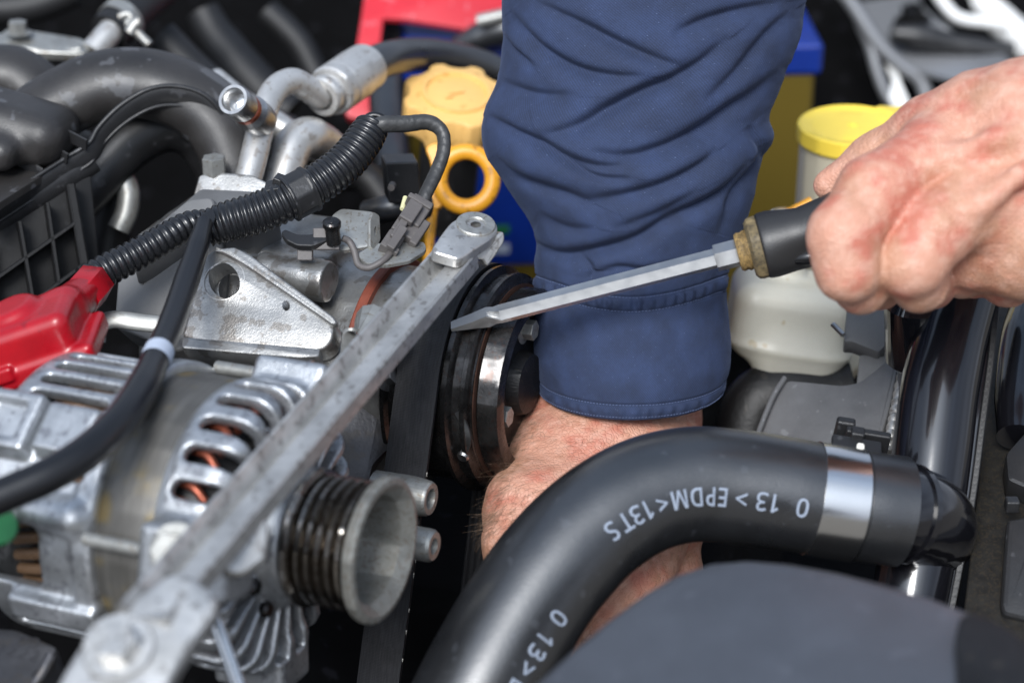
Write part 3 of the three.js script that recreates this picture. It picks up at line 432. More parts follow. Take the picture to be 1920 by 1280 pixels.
  part(lug, 'end_cheek', plate(soft([[600, 604], [626, 600], [634, 616], [632, 652], [606, 668], [592, 656]], 6), LP.clone().addScaledVector(LN, 0.0012), D(0.55, 0.3, 0.78).normalize(), 0.012, { bevel: 0.0014 }), MT.cast);
  // grey rear slab behind the lug
  part(cp, 'rear_slab', plate(soft([[222, 486], [300, 414], [352, 372], [398, 368], [420, 470], [392, 640], [330, 660], [212, 612]], 10), P(310, 520, 1.005), D(-0.18, 0.30, 0.93), 0.03, { bevel: 0.002, segs: 3 }), MT.bracketGrey);
  part(cp, 'top_slab', plate(soft([[352, 372], [375, 352], [500, 358], [520, 392], [470, 430], [398, 420], [240, 470]], 8), P(380, 400, 1.012), D(-0.1, 0.8, 0.6), 0.02, { bevel: 0.0015 }), MT.bracketGrey);
  part(cp, 'steel_stay', sweep(pxs([[182, 640], [186, 612], [206, 600], [262, 604], [330, 612]], 0.965), 0.0042, { flat: [0.35, 1], seg: 40, sides: 12 }), MT.zinc);
  // bent sheet bracket, half-round clip and its screw
  const BN = D(-0.05, 0.62, 0.78).normalize(), BP = P(660, 430, 0.985);
  part(cp, 'sheet_bracket', join(plate(soft([[622, 402], [640, 390], [700, 396], [712, 408], [706, 440], [690, 462], [640, 470], [610, 440]], 8), BP, BN, 0.0022, { bevel: 0.0006 }),
    plate(soft([[700, 396], [712, 404], [714, 448], [704, 470], [694, 462], [694, 412]], 4), P(706, 432, 0.982), D(0.8, 0.15, 0.58), 0.002, { bevel: 0.0005, holes: [ringPx(704, 434, 4, 12, 18)] }),
    plate(soft([[668, 476], [700, 456], [748, 452], [796, 452], [800, 468], [768, 488], [722, 496], [684, 492]], 8), P(730, 478, 0.975), D(0.05, 0.78, 0.62), 0.0024, { bevel: 0.0006 })), MT.zinc);
  part(cp, 'half_round_clip', plate(soft([[526, 434], [534, 428], [556, 438], [584, 438], [606, 426], [616, 412], [634, 420], [630, 436], [612, 450], [586, 460], [556, 459], [534, 448]], 6), P(580, 440, 0.972), D(0, 0.62, 0.78), 0.004, { bevel: 0.001, segs: 3 }), MT.plastic);
  part(cp, 'clip_screw', join(lathe([[0.0042, 0], [0.0042, 0.0022], [0.0034, 0.003], [0, 0.0031]], P(622, 424, 0.968), D(0.05, 0.8, 0.6), 24), rod(P(626, 458, 0.972), P(622, 424, 0.968), 0.0034), box(0.0046, 0.0006, 0.0009, 0.0002, frameOn(P(622, 424, 0.968).addScaledVector(D(0.05, 0.8, 0.6), 0.0031), D(0.05, 0.8, 0.6)))), MT.darkSteel);
  part(cp, 'clip_stem', join(box(0.007, 0.011, 0.005, 0.0006, frameOn(P(572, 466, 0.975), CY)), box(0.012, 0.010, 0.004, 0.0006, frameOn(P(612, 448, 0.973), CY))), MT.greyPlastic);
  // lower front casting of the body seen between alternator and belt
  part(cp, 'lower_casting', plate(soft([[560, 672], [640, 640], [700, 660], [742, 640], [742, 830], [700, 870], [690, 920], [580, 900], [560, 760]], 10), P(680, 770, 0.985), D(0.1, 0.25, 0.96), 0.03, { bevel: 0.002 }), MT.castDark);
  part(cp, 'upper_ear', plate(soft([[566, 672], [600, 640], [650, 634], [648, 676], [634, 706], [580, 706]], 8), P(610, 670, 0.955), D(0.0, 0.5, 0.86), 0.012, { bevel: 0.0018, segs: 3 }), MT.cast);
  part(cp, 'case_bolt', boltHead(P(722, 702, 0.972), D(0.8, 0.1, 0.6), 0.0052), MT.steel);

  // ribbed drive belt, slack, wrapped over the clutch pulley
  const path = [], R = 0.0524, hc = -0.0365, c0 = o(hc), e = deg => U.clone().multiplyScalar(Math.cos(deg * rad)).addScaledVector(L, Math.sin(deg * rad)), R2 = 0.06, dn = U.clone().negate().addScaledVector(L, 0.5).normalize();
  for (let d = -96; d <= 63.4; d += 3.98) path.push(c0.clone().addScaledVector(e(d), R));
  const pS = c0.clone().addScaledVector(e(63.4), R), p1 = pS.clone().addScaledVector(dn, 0.36), low = p1.clone().addScaledVector(e(63.4), -R2); for (let i = 1; i < 22; i++) path.push(pS.clone().lerp(p1, i / 22));
  for (let d = 63.4; d <= 264; d += 6) path.push(low.clone().addScaledVector(e(d), R2));
  const pE = path.at(-1).clone(), pT = path[0]; for (let i = 1; i < 22; i++) path.push(pE.clone().lerp(pT, i / 22));
  const bp = [[-0.0104, 0.0020], [0.0104, 0.0020]]; for (let k = 0; k < 6; k++) { const x = 0.0104 - k * 0.00347; bp.push([x - 0.0002, -0.0004], [x - 0.0012, -0.0022], [x - 0.0022, -0.0022], [x - 0.0032, -0.0004]); }
const belt = thing('drive_belt', 'black ribbed rubber drive belt wrapped over the clutch pulley', 'belt');
  part(belt, 'band', ribbon(path, A, bp.map(([x, y]) => [x, -y]), true), MT.belt);
  const cord = []; for (let i = 42; i < 60; i += 1) for (let k = 0; k < 5; k++) { const q0 = path[i].clone().lerp(path[i + 1], k / 5), q1 = path[i].clone().lerp(path[i + 1], k / 5 + rr(0.08, 0.16)); if (rnd() < (i > 49 ? 0.95 : 0.3)) cord.push(strand([q0, q1].map(q => q.clone().addScaledVector(A, 0.0106).addScaledVector(L, 0.0016)), 0.00022, 4)); }
  const ec = part(belt, 'edge_cord', join(cord), MT.whiteDot, 'pale frayed cord along the belt edge'); ec.userData.kind = 'stuff';
}

// ---------------------------------------------------------------- long adjusting strut across the alternator
{
  const st = thing('adjusting_strut', 'long grey forged strut with a bolt eye at each end', 'strut');
  const a = P(856, 484, 0.955), b = P(268, 1165, 0.745), t = b.clone().sub(a).normalize(), n0 = D(-0.28, 0.34, 0.90), w = n0.clone().cross(t).normalize().negate();
  const path = [0, 0.06, 0.3, 0.6, 0.85, 1].map(k => a.clone().lerp(b, k));
  const W = 0.0212, prof = [[-0.5, 0.0004], [-0.485, 0.0040], [-0.45, 0.0048], [-0.41, 0.0042], [-0.37, 0.0030], [0.00, 0.0024], [0.07, 0.0004], [0.12, -0.0012], [0.18, -0.0014], [0.23, 0.0006], [0.28, 0.0044], [0.34, 0.0060], [0.42, 0.0056], [0.49, 0.0036], [0.52, 0.0008], [0.5, -0.0045], [0.40, -0.0058], [-0.40, -0.0050], [-0.5, -0.003]].map(([x, y]) => [x * W, y]);
  const dir = w.clone().cross(t).dot(n0) > 0 ? 1 : -1;
  part(st, 'bar', ribbon(path, w, dir > 0 ? prof : prof.map(([x, y]) => [x, -y]).reverse()), MT.forged);
  const EN = D(0.12, 0.78, 0.62).normalize(), EP = P(893, 424, 0.957);
  const eye = part(st, 'eye', plate(soft([[806, 470], [830, 434], [848, 412], [872, 404], [905, 404], [932, 416], [934, 432], [922, 446], [884, 470], [862, 486]], 12), EP, EN, 0.006, { bevel: 0.0014, segs: 3, holes: [ringPx(892, 421, 16, 9, 24, 0.1)] }), MT.forged);
  part(eye, 'washer_face', lathe([[0.0042, -0.004], [0.0042, 0.0004], [0.0048, 0.0010], [0.0086, 0.0010], [0.0090, 0.0005], [0.0090, 0]], hit(892, 421, EP, EN), EN, 40), MT.zinc);
  part(st, 'eye_skirt', plate(soft([[884, 470], [924, 444], [946, 432], [948, 452], [930, 480], [914, 502], [905, 485], [890, 490]], 9), P(915, 465, 0.956), D(0.35, -0.1, 0.93), 0.007, { bevel: 0.0016, segs: 3 }), MT.forged);
  const TN = D(-0.05, 0.55, 0.83).normalize(), TP = P(222, 1215, 0.738);
  const foot = part(st, 'eye', plate(soft([[330, 1060], [420, 1120], [330, 1250], [292, 1330], [100, 1330], [100, 1290], [128, 1240], [160, 1190], [222, 1140]], 40, 6), TP, TN, 0.010, { bevel: 0.003, segs: 4 }), MT.forged);
  part(foot, 'bolt', join(lathe([[0, 0], [0.0125, 0], [0.0128, 0.001], [0.0122, 0.002], [0, 0.002]], TP, TN, 36), hexProf(0.0078, 0.007, TP.clone().addScaledVector(TN, 0.001), TN)), MT.forged);
  part(st, 'side_boss', plate(soft([[420, 1010], [490, 960], [508, 985], [500, 1050], [455, 1080], [420, 1075]], 14), P(460, 1020, 0.79), D(0.3, 0.3, 0.9), 0.01, { bevel: 0.003, segs: 3 }), MT.forged);
  // small folded tab under the bar
  const arc = new THREE.CatmullRomCurve3(pxs([[650, 716], [648, 680], [648, 645], [654, 622], [672, 616], [690, 640], [706, 664]], 0.938), false, 'centripetal').getPoints(40);
  part(st, 'bent_tab', ribbon(arc, L.clone().addScaledVector(A, -0.5).normalize(), [[-0.016, -0.0007], [0.002, -0.0007], [0.002, 0.0007], [-0.016, 0.0007]]), MT.zinc);
}

// two fasteners standing out behind the belt
{
  const b1 = thing('flange_nut', 'grey steel flange nut with hollow centre, just above the longer bushing bolt', 'nut'), n1 = A;
  const q = P(800, 934, 0.955);
  part(b1, 'nut_body', lathe([[0.0045, 0.0075], [0.0048, 0.010], [0.0072, 0.0102], [0.0080, 0.0090], [0.0088, 0.0030], [0.0090, -0.002], [0.0086, -0.018], [0.004, -0.018], [0.0042, 0.0075], [0.0045, 0.0075]].reverse(), q.clone().addScaledVector(A, -0.008), A, 32), MT.zinc);
  const b2 = thing('bushing_bolt', 'short cylindrical grey bolt end beside the alternator pulley', 'bolt'), q2 = P(814, 1024, 0.93);
  part(b2, 'sleeve', lathe([[0.0034, -0.004], [0.0036, 0.0], [0.0062, 0.0002], [0.0072, -0.0012], [0.0074, -0.003], [0.0074, -0.03], [0, -0.03]].reverse(), q2, A, 36), MT.zinc);
  part(b2, 'core', lathe([[0, -0.0035], [0.0034, -0.0035], [0.0034, -0.006]].reverse(), q2, A, 24), MT.steel);
}
// engine block and dark casting that carry everything
{
  const eb = thing('engine_block', 'dark cast engine block under the alternator and compressor', 'engine');
  const O2 = P(640, 900, 1.06), f = (x, y, z) => { let d = sBox(x + 0.03, y + 0.06, z, 0.20, 0.09, 0.10, 0.01); d = smin(d, sBox(x + 0.05, y + 0.02, z + 0.11, 0.17, 0.10, 0.05, 0.012), 0.02); return d + 0.002 * (fbm(x * 60, y * 60, z * 60, 3) - 0.5); };
  const m = frame(O2.clone().addScaledVector(U, -0.09).addScaledVector(L, -0.10), A, U, L);
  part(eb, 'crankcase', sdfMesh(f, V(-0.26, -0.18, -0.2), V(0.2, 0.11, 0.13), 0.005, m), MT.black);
  const KN = D(-0.1, 0.75, 0.65).normalize(), KP = P(60, 1240, 0.86);
  const pad = part(eb, 'numbered_pad', plate(soft([[-120, 1170], [30, 1178], [108, 1212], [96, 1232], [60, 1262], [60, 1400], [-120, 1400]], 10), KP, KN, 0.03, { bevel: 0.002 }), MT.castDark);
  const nf = await new FontLoader().loadAsync('fonts/droid/droid_sans_regular.typeface.json'), nx = hit(110, 1262, KP, KN).sub(hit(0, 1236, KP, KN)).normalize(), nfm = (x, y) => frame(hit(x, y, KP, KN).addScaledVector(KN, 0.0001), nx, KN.clone().cross(nx), KN);
  for (const [t, x, y] of [['D', 26, 1208], ['D', 48, 1212], ['2', -14, 1222], ['2', 8, 1227], ['2', 29, 1232], ['2', 51, 1237]]) { const g = new TextGeometry(t, { font: nf, size: 0.0052, depth: 0.0002, curveSegments: 5, bevelEnabled: false }); part(pad, 'cast_number', boxUV(g.toNonIndexed ? g : g).applyMatrix4(nfm(x, y)), MT.castDark); }
  part(eb, 'rib', sweep(pxs([[50, 1300, 0.855], [78, 1262, 0.855], [96, 1228, 0.858]]), 0.0025, { seg: 12, sides: 8 }), MT.castDark);
}
// straight shiny rod low down
solo('metal_rod', rod(P(402, 1160, 0.800), P(462, 1330, 0.785), 0.0028), MT.brightSteel, 'thin polished metal rod leaning beside the alternator', 'rod');

// ---------------------------------------------------------------- black plastic intake manifold
{
  const im = thing('intake_manifold', 'dusty black plastic intake manifold with curved runner and ribbed lattice side', 'manifold');
  const top = [[-80, 330], [-10, 268], [45, 238], [106, 198], [186, 161], [262, 155], [319, 168], [372, 194], [412, 232], [440, 285], [452, 350]];
  part(im, 'runner', sweep(pxs(top, 1.085), 0.0172, { seg: 90, sides: 32, flat: [1, 1.15] }), MT.dustyPlastic);
  part(im, 'runner', sweep(pxs([[-90, 175], [-20, 150], [25, 150], [60, 175], [85, 240]], 1.13), 0.0182, { seg: 40, sides: 28 }), MT.dustyPlastic);
  part(im, 'runner_base', sweep(pxs([[20, 470, 1.075], [90, 420, 1.08], [150, 362, 1.09], [198, 312, 1.095], [248, 264, 1.10], [302, 238, 1.105], [350, 240, 1.11], [396, 280, 1.12], [430, 350, 1.13]]), [0.014, 0.014, 0.0135, 0.0130, 0.0135, 0.0135, 0.0140, 0.015, 0.015], { seg: 80, sides: 28 }), MT.plastic);
  const lip = new THREE.CatmullRomCurve3(pxs([[-60, 412, 1.035], [0, 374, 1.04], [53, 340, 1.045], [127, 293, 1.052], [166, 268, 1.054], [183, 240, 1.056], [226, 197, 1.058], [279, 167, 1.060], [319, 161, 1.062], [367, 170, 1.064], [400, 192, 1.066], [432, 246, 1.072]]), false, 'centripetal').getPoints(90);
  const lower = lip.map(p => p.clone().addScaledVector(U, -0.0100)), mid = lip.map(p => p.clone().addScaledVector(U, -0.005).addScaledVector(CZ, -0.0012));
  part(im, 'flange_lip', sweep(lip, 0.0012, { seg: 120, sides: 10 }), MT.plastic);
  part(im, 'flange_band', sweep(mid, 0.0052, { seg: 120, sides: 20, hint: U, flat: [1, 0.34] }), MT.plastic);
  part(im, 'flange_lip', sweep(lower, 0.0010, { seg: 120, sides: 10 }), MT.plastic);
  const TN = D(-0.05, 0.88, 0.47).normalize(), TP = P(60, 330, 1.047);
  part(im, 'flange_tray', plate([[-60, 416], [0, 378], [53, 344], [127, 297], [166, 271], [170, 246], [120, 230], [-60, 262]], TP, TN, 0.004, { bevel: 0.0005 }), MT.dustyPlastic);
  { const fr2 = frame(P(20, 232, 1.06), D(0.93, -0.28, 0.1).normalize(), D(0.24, 0.86, 0.44).normalize(), D(0.93, -0.28, 0.1).normalize().cross(D(0.24, 0.86, 0.44).normalize()).normalize());
    const f = (x, y, z) => { let d = sBox(x + 0.028, y, z, 0.060, 0.0135, 0.020, 0.0125); d = smin(d, sBox(x + 0.040, y + 0.006, z - 0.020, 0.055, 0.0085, 0.012, 0.008), 0.006); return d; };
    part(im, 'plenum', sdfMesh(f, V(-0.1, -0.025, -0.03), V(0.045, 0.025, 0.045), 0.0015, fr2), MT.dustyPlastic); }
  for (const [a, b] of [[[112, 246], [162, 272]], [[66, 264], [126, 298]], [[6, 282], [78, 326]], [[-40, 320], [22, 362]]]) part(im, 'rib', ribbon([P(...a, 1.056), P(...b, 1.05)], TN, [[-0.003, -0.0006], [0.003, -0.0006], [0.0034, 0], [0.003, 0.0006], [-0.003, 0.0006]]), MT.plastic);
  // lattice side: deep square cells
  const GN = D(0.28, 0.05, 0.96).normalize(), GP = P(80, 480, 1.04), bar = (x0, y0, x1, y1, w = 0.0011) => {
    const a = hit(x0, y0, GP, GN), b = hit(x1, y1, GP, GN), t = b.clone().sub(a).normalize(), wd = GN.clone().cross(t).normalize();
    part(im, 'lattice_rib', ribbon([a, b], wd, [[-w, 0.0005], [-w * 0.6, 0.0012], [w * 0.6, 0.0012], [w, 0.0005], [w, -0.02], [-w, -0.02]].map(([x, y]) => [x, -y])), MT.darkPlastic);
  };
  bar(36, 415, 62, 566); bar(88, 380, 110, 530); bar(132, 345, 160, 505, 0.0022); bar(-30, 450, -2, 600);
  bar(-40, 545, 140, 418); bar(50, 575, 158, 494); bar(-40, 640, 70, 558);
  part(im, 'lattice_back', plate([[-80, 420], [60, 370], [170, 330], [185, 490], [60, 590], [-80, 680]], P(80, 480, 1.052), GN, 0.006), MT.darkPlastic);
  part(im, 'lower_rail', sweep(pxs([[-60, 452, 1.045], [0, 416, 1.048], [60, 376, 1.052], [128, 334, 1.058], [176, 302, 1.062]]), 0.0062, { seg: 40, sides: 14, hint: U, flat: [1, 0.5] }), MT.plastic);
}
// ---------------------------------------------------------------- upper-left hardware
{
  const b = thing('lifting_bracket', 'pale metal bracket bar with hex bolt beyond the manifold', 'bracket');
  part(b, 'bar', plate(soft([[-60, 72], [0, 60], [50, 54], [150, 70], [166, 78], [168, 92], [150, 100], [60, 96], [-60, 100]], 8), P(60, 78, 1.2), D(0, 0.75, 0.66), 0.006, { bevel: 0.0016, segs: 3 }), MT.zinc);
  part(b, 'front_edge', sweep(pxs([[-60, 92], [40, 92], [100, 100], [150, 94]], 1.196), 0.0026, { seg: 30, sides: 10 }), MT.zinc);
  part(b, 'bolt', boltHead(P(33, 62, 1.2), D(0.05, 0.9, 0.4), 0.0052), MT.zinc);
  const h = thing('clamped_heater_hose', 'black rubber hose clamped onto a pale metal pipe behind the manifold', 'hose');
  part(h, 'hose', sweep(pxs([[203, 62, 1.21], [232, 34, 1.22], [275, -5, 1.24], [330, -50, 1.26]]), [0.0118, 0.0122, 0.0125, 0.0125], { seg: 30, sides: 24 }), MT.rubberMatt);
  part(h, 'pipe', sweep(pxs([[172, 100, 1.2], [196, 72, 1.205], [215, 50, 1.21]]), 0.0075, { seg: 16, sides: 20 }), MT.aluPipe);
  const c = P(226, 40, 1.218), ax = P(232, 34, 1.22).sub(P(203, 62, 1.21)).normalize();
  const cl = part(h, 'clamp_band', lathe([[0.0126, -0.004], [0.0132, -0.0038], [0.0132, 0.0038], [0.0126, 0.004]], c, ax, 40), MT.zinc);
  part(cl, 'clamp_screw', join(rod(P(238, 42, 1.19), P(280, 84, 1.188), 0.0024), sweep(pxs([[242, 62], [254, 44], [262, 40]], 1.188), 0.0034, { seg: 10, sides: 10 }), sweep(pxs([[222, 32], [240, 26], [246, 34], [236, 44]], 1.195), 0.0022, { seg: 20, sides: 8 })), MT.zinc);
  const g = [[400, 60], [430, 100], [462, 140], [500, 180]];
  solo('bypass_hose', sweep(pxs([[380, 20], ...g, [540, 215]], 1.36), [0.011, 0.012, 0.0135, 0.0145, 0.0145, 0.0145], { seg: 30, sides: 22 }), MT.rubberMatt, 'thick black hose in deep shade behind the air conditioning pipe', 'hose');
  solo('heater_hose', sweep(pxs([[300, 70], [380, 150], [470, 215], [560, 262], [640, 292]], 1.27), 0.0115, { seg: 40, sides: 22 }), MT.rubberMatt, 'black hose running down behind the manifold runner', 'hose');
}
// ---------------------------------------------------------------- air conditioning pipe
{
  const p = thing('air_conditioning_pipe', 'bent aluminium pipe with crimped ferrule, service port and black hose', 'pipe');
  part(p, 'tube', sweep(pxs([[462, 345, 1.055], [474, 300, 1.06], [488, 240, 1.068], [500, 196, 1.075], [520, 164, 1.083], [548, 152, 1.09], [574, 164, 1.097], [598, 178, 1.104], [622, 176, 1.11]]), 0.0068, { seg: 90, sides: 26 }), MT.aluPipe);
  const f0 = P(604, 182, 1.104), f1 = P(688, 124, 1.14), ax = f1.clone().sub(f0).normalize(), len = f0.distanceTo(f1);
  const fe = part(p, 'ferrule', lathe([[0.0068, -0.001], [0.0098, -0.001], [0.0108, 0.0006], [0.0108, 0.0040], [0.0098, 0.0056], [0.0092, 0.0064], [0.0098, 0.0076], [0.0124, 0.0082], [0.0134, 0.0096], [0.0134, 0.0150], [0.0128, 0.0164], [0.0134, 0.0178], [0.0134, len * 0.75], [0.0128, len * 0.8], [0.0132, len * 0.86], [0.0128, len * 0.98], [0.0102, len]], f0, ax, 44), MT.aluPipe);
  part(p, 'hose', sweep(pxs([[676, 132, 1.135], [720, 112, 1.155], [775, 103, 1.19], [830, 106, 1.22], [890, 120, 1.245], [950, 144, 1.26], [1040, 182, 1.27]]), 0.0096, { seg: 60, sides: 26 }), MT.rubber);
  const s0 = P(492, 228, 1.062), s1 = P(436, 186, 1.030), sx = s1.clone().sub(s0).normalize(), sl = s0.distanceTo(s1), sp = part(p, 'service_port', lathe([[0.0078, 0], [0.0086, sl * 0.12], [0.0090, sl * 0.40], [0.0080, sl * 0.45], [0.0072, sl * 0.5], [0.0072, sl * 0.62], [0.0078, sl * 0.66], [0.0080, sl * 0.95], [0.0075, sl], [0.0060, sl], [0.0056, sl * 0.96], [0.0054, sl * 0.75], [0, sl * 0.7]], s0, sx, 36), MT.steel);
  part(sp, 'thread', lathe(Array.from({ length: 15 }, (_, i) => [i % 2 ? 0.0034 : 0.0040, sl * 0.7 + i * 0.0004]).concat([[0, sl * 0.7 + 0.0058]]), s0, sx, 24), MT.brightSteel);
  part(sp, 'seal', lathe([[0.0070, sl * 0.50], [0.0077, sl * 0.52], [0.0077, sl * 0.60], [0.0070, sl * 0.62]], s0, sx, 30), MT.copper);
  const blk = part(p, 'mounting_block', plate(soft([[360, 368], [372, 326], [420, 322], [470, 326], [500, 340], [512, 362], [498, 384], [420, 380]], 8), P(430, 352, 1.045), D(-0.1, 0.3, 0.95), 0.022, { bevel: 0.0018, segs: 3 }), MT.cast);
  part(blk, 'bolt', hexProf(0.006, 0.009, P(402, 326, 1.052), D(0, 0.9, 0.42)), MT.zinc);
  solo('elbow_pipe', sweep(pxs([[520, 360, 1.08], [538, 305, 1.085], [552, 270, 1.09], [574, 256, 1.095], [600, 264, 1.11], [640, 292, 1.135]]), [0.0092, 0.0095, 0.0100, 0.0102, 0.0098, 0.0085], { seg: 50, sides: 24 }), MT.aluPipe, 'dull grey metal elbow pipe behind the corrugated conduit', 'pipe');
  solo('cross_pipe', sweep(pxs([[400, 150, 1.17], [450, 190, 1.16], [520, 235, 1.15], [600, 285, 1.15]]), 0.0072, { seg: 30, sides: 20 }), MT.aluPipe, 'straight grey pipe crossing behind the bent aluminium pipe', 'pipe');
}
// ---------------------------------------------------------------- corrugated conduits and loose cable
{
  const w = thing('wiring_conduit', 'thick black corrugated conduit strapped by a clip, taped cable at its end', 'conduit');
  const thick = pxs([[388, 428, 0.985], [430, 414, 0.985], [490, 396, 0.987], [548, 370, 0.99], [605, 338, 0.995], [650, 302, 1.0], [682, 262, 1.006], [698, 236, 1.01]]);
  part(w, 'corrugated_tube', sweep(thick, [0.0088, 0.0098, 0.0100, 0.0098, 0.0097, 0.0095, 0.0093, 0.0085], { seg: 330, sides: 30, ring: { pitch: 0.0031, amp: 0.0010 } }), MT.conduit);
  const st = new THREE.CatmullRomCurve3(thick, false, 'centripetal'), q = st.getPointAt(0.47), tt = st.getTangentAt(0.47);
  const clip = part(w, 'strap_clip', lathe([[0.0098, -0.0062], [0.0112, -0.0060], [0.0113, -0.0052], [0.0108, -0.0044], [0.0108, 0.0040], [0.0113, 0.0048], [0.0112, 0.0060], [0.0098, 0.0062]], q, tt, 40), MT.plastic);
  part(clip, 'clip_tongue', box(0.007, 0.0035, 0.006, 0.0006, frameOn(P(526, 338, 0.988), D(0.3, 0.8, 0.5))), MT.plastic);
  part(clip, 'clip_tongue', box(0.010, 0.0016, 0.008, 0.0005, frameOn(P(512, 348, 0.986), D(-0.2, 0.8, 0.5))), MT.plastic);
  part(w, 'taped_cable', sweep(pxs([[692, 244, 1.006], [716, 234, 1.006], [760, 232, 1.008], [806, 230, 1.01], [828, 246, 1.01], [832, 280, 1.008], [818, 322, 1.005], [796, 368, 1.0], [788, 392, 0.998]]), [0.0036, 0.0042, 0.0041, 0.0038, 0.0034, 0.0035, 0.0036, 0.0036, 0.0034], { seg: 90, sides: 14, flat: [1, 0.85], bump: (s, a) => 0.00005 * Math.sin(s * 1500 + 2 * a) + 0.00016 * (vnoise(s * 260, a, 3) - 0.5) }), MT.tape);
  part(w, 'loop_wire', sweep(pxs([[674, 246], [682, 226], [700, 216], [718, 222], [726, 240]], 1.015), 0.0019, { seg: 30, sides: 10 }), MT.cable);
  part(w, 'split_end', plate(soft([[364, 412], [384, 398], [398, 390], [404, 404], [396, 424], [384, 414]], 4), P(388, 408, 0.974), D(-0.3, 0.5, 0.8), 0.0012, { bevel: 0.0003 }), MT.conduit);
  solo('branch_conduit', sweep(pxs([[160, 530, 0.962], [195, 508, 0.966], [250, 480, 0.972], [310, 446, 0.978], [352, 422, 0.984], [392, 412, 0.99]]), [0.0080, 0.0078, 0.0076, 0.0072, 0.0066, 0.0055], { seg: 260, sides: 28, ring: { pitch: 0.00355, amp: 0.0010 } }), MT.conduit, 'thinner black corrugated conduit plugged into the red terminal cover', 'conduit');
  const cb = thing('battery_cable', 'smooth black cable with a white mark running over the alternator', 'cable');
  const cpts = pxs([[382, 418, 0.972], [368, 470, 0.955], [348, 530, 0.935], [326, 592, 0.912], [306, 640, 0.893], [288, 680, 0.876], [262, 735, 0.852], [222, 792, 0.83], [165, 845, 0.813], [100, 886, 0.804], [20, 922, 0.798], [-80, 962, 0.792]]);
  part(cb, 'sheath', sweep(cpts, [0.0040, 0.0052, 0.0057, 0.0057, 0.0058, 0.0061, 0.0069, 0.0071, 0.0070, 0.0069, 0.0069, 0.0069], { seg: 160, sides: 26 }), MT.cable);
  const cc = new THREE.CatmullRomCurve3(cpts, false, 'centripetal'), mk = cc.getPoints(220).filter(p => { const s = p.clone().sub(CAM), d = -s.dot(CZ), y = 640 - s.dot(CY) / d * FOCAL; return y > 658 && y < 678; });
  part(cb, 'paint_mark', sweep(mk, 0.00635, { seg: 8, sides: 26, caps: false }), MT.white, 'white paint band round the cable');
}
// ---------------------------------------------------------------- red terminal cover
{
  const r = thing('terminal_cover', 'glossy red plastic terminal cover beside the alternator', 'cover'), lf = frame(P(80, 625, 0.925), D(0.94, 0.30, 0.15).normalize(), D(-0.25, 0.86, 0.44).normalize(), D(0.94, 0.30, 0.15).normalize().cross(D(-0.25, 0.86, 0.44).normalize()));
  const loc = inFrame(lf), tail0 = loc(120, 582, 0.935), tail1 = loc(160, 548, 0.955), f = (x, y, z) => {
    let d = sBox(x + 0.004, y - 0.000, z, 0.0215, 0.0125, 0.0175, 0.006);
    d = smin(d, sCyl(Math.hypot(x + 0.011, z + 0.003), y - 0.008, 0.0125, 0.0085, 0.004), 0.004);
    d = smin(d, sBox(x + 0.028, y + 0.002, z, 0.018, 0.010, 0.014, 0.005), 0.005);
    d = smin(d, sCap(x, y, z, tail0, tail1, 0.0098, 0.0088), 0.0045);
    d = smin(d, sBox(x - 0.002, y + 0.0090, z - 0.0012, 0.0225, 0.0052, 0.0180, 0.003), 0.0015);
    d = smin(d, sBox(x + 0.022, y + 0.0055, z - 0.0165, 0.010, 0.0035, 0.0042, 0.0015), 0.0015);
    return d;
  };
  part(r, 'shell', sdfMesh(f, V(-0.056, -0.02, -0.03), V(0.035, 0.035, 0.03), 0.0008, lf), MT.red);
  const t0 = P(150, 560, 0.948), t1 = P(178, 528, 0.962);
  part(r, 'hex_socket', hexProf(0.0094, t0.distanceTo(t1), t0, t1.clone().sub(t0).normalize()), MT.red);
  part(r, 'under_seal', box(0.036, 0.012, 0.030, 0.004, lf.clone().multiply(new THREE.Matrix4().makeTranslation(-0.008, -0.0175, 0))), MT.rubber);
  part(r, 'terminal_post', rod(P(20, 760, 0.935), P(60, 690, 0.93), 0.012), MT.plastic);
}
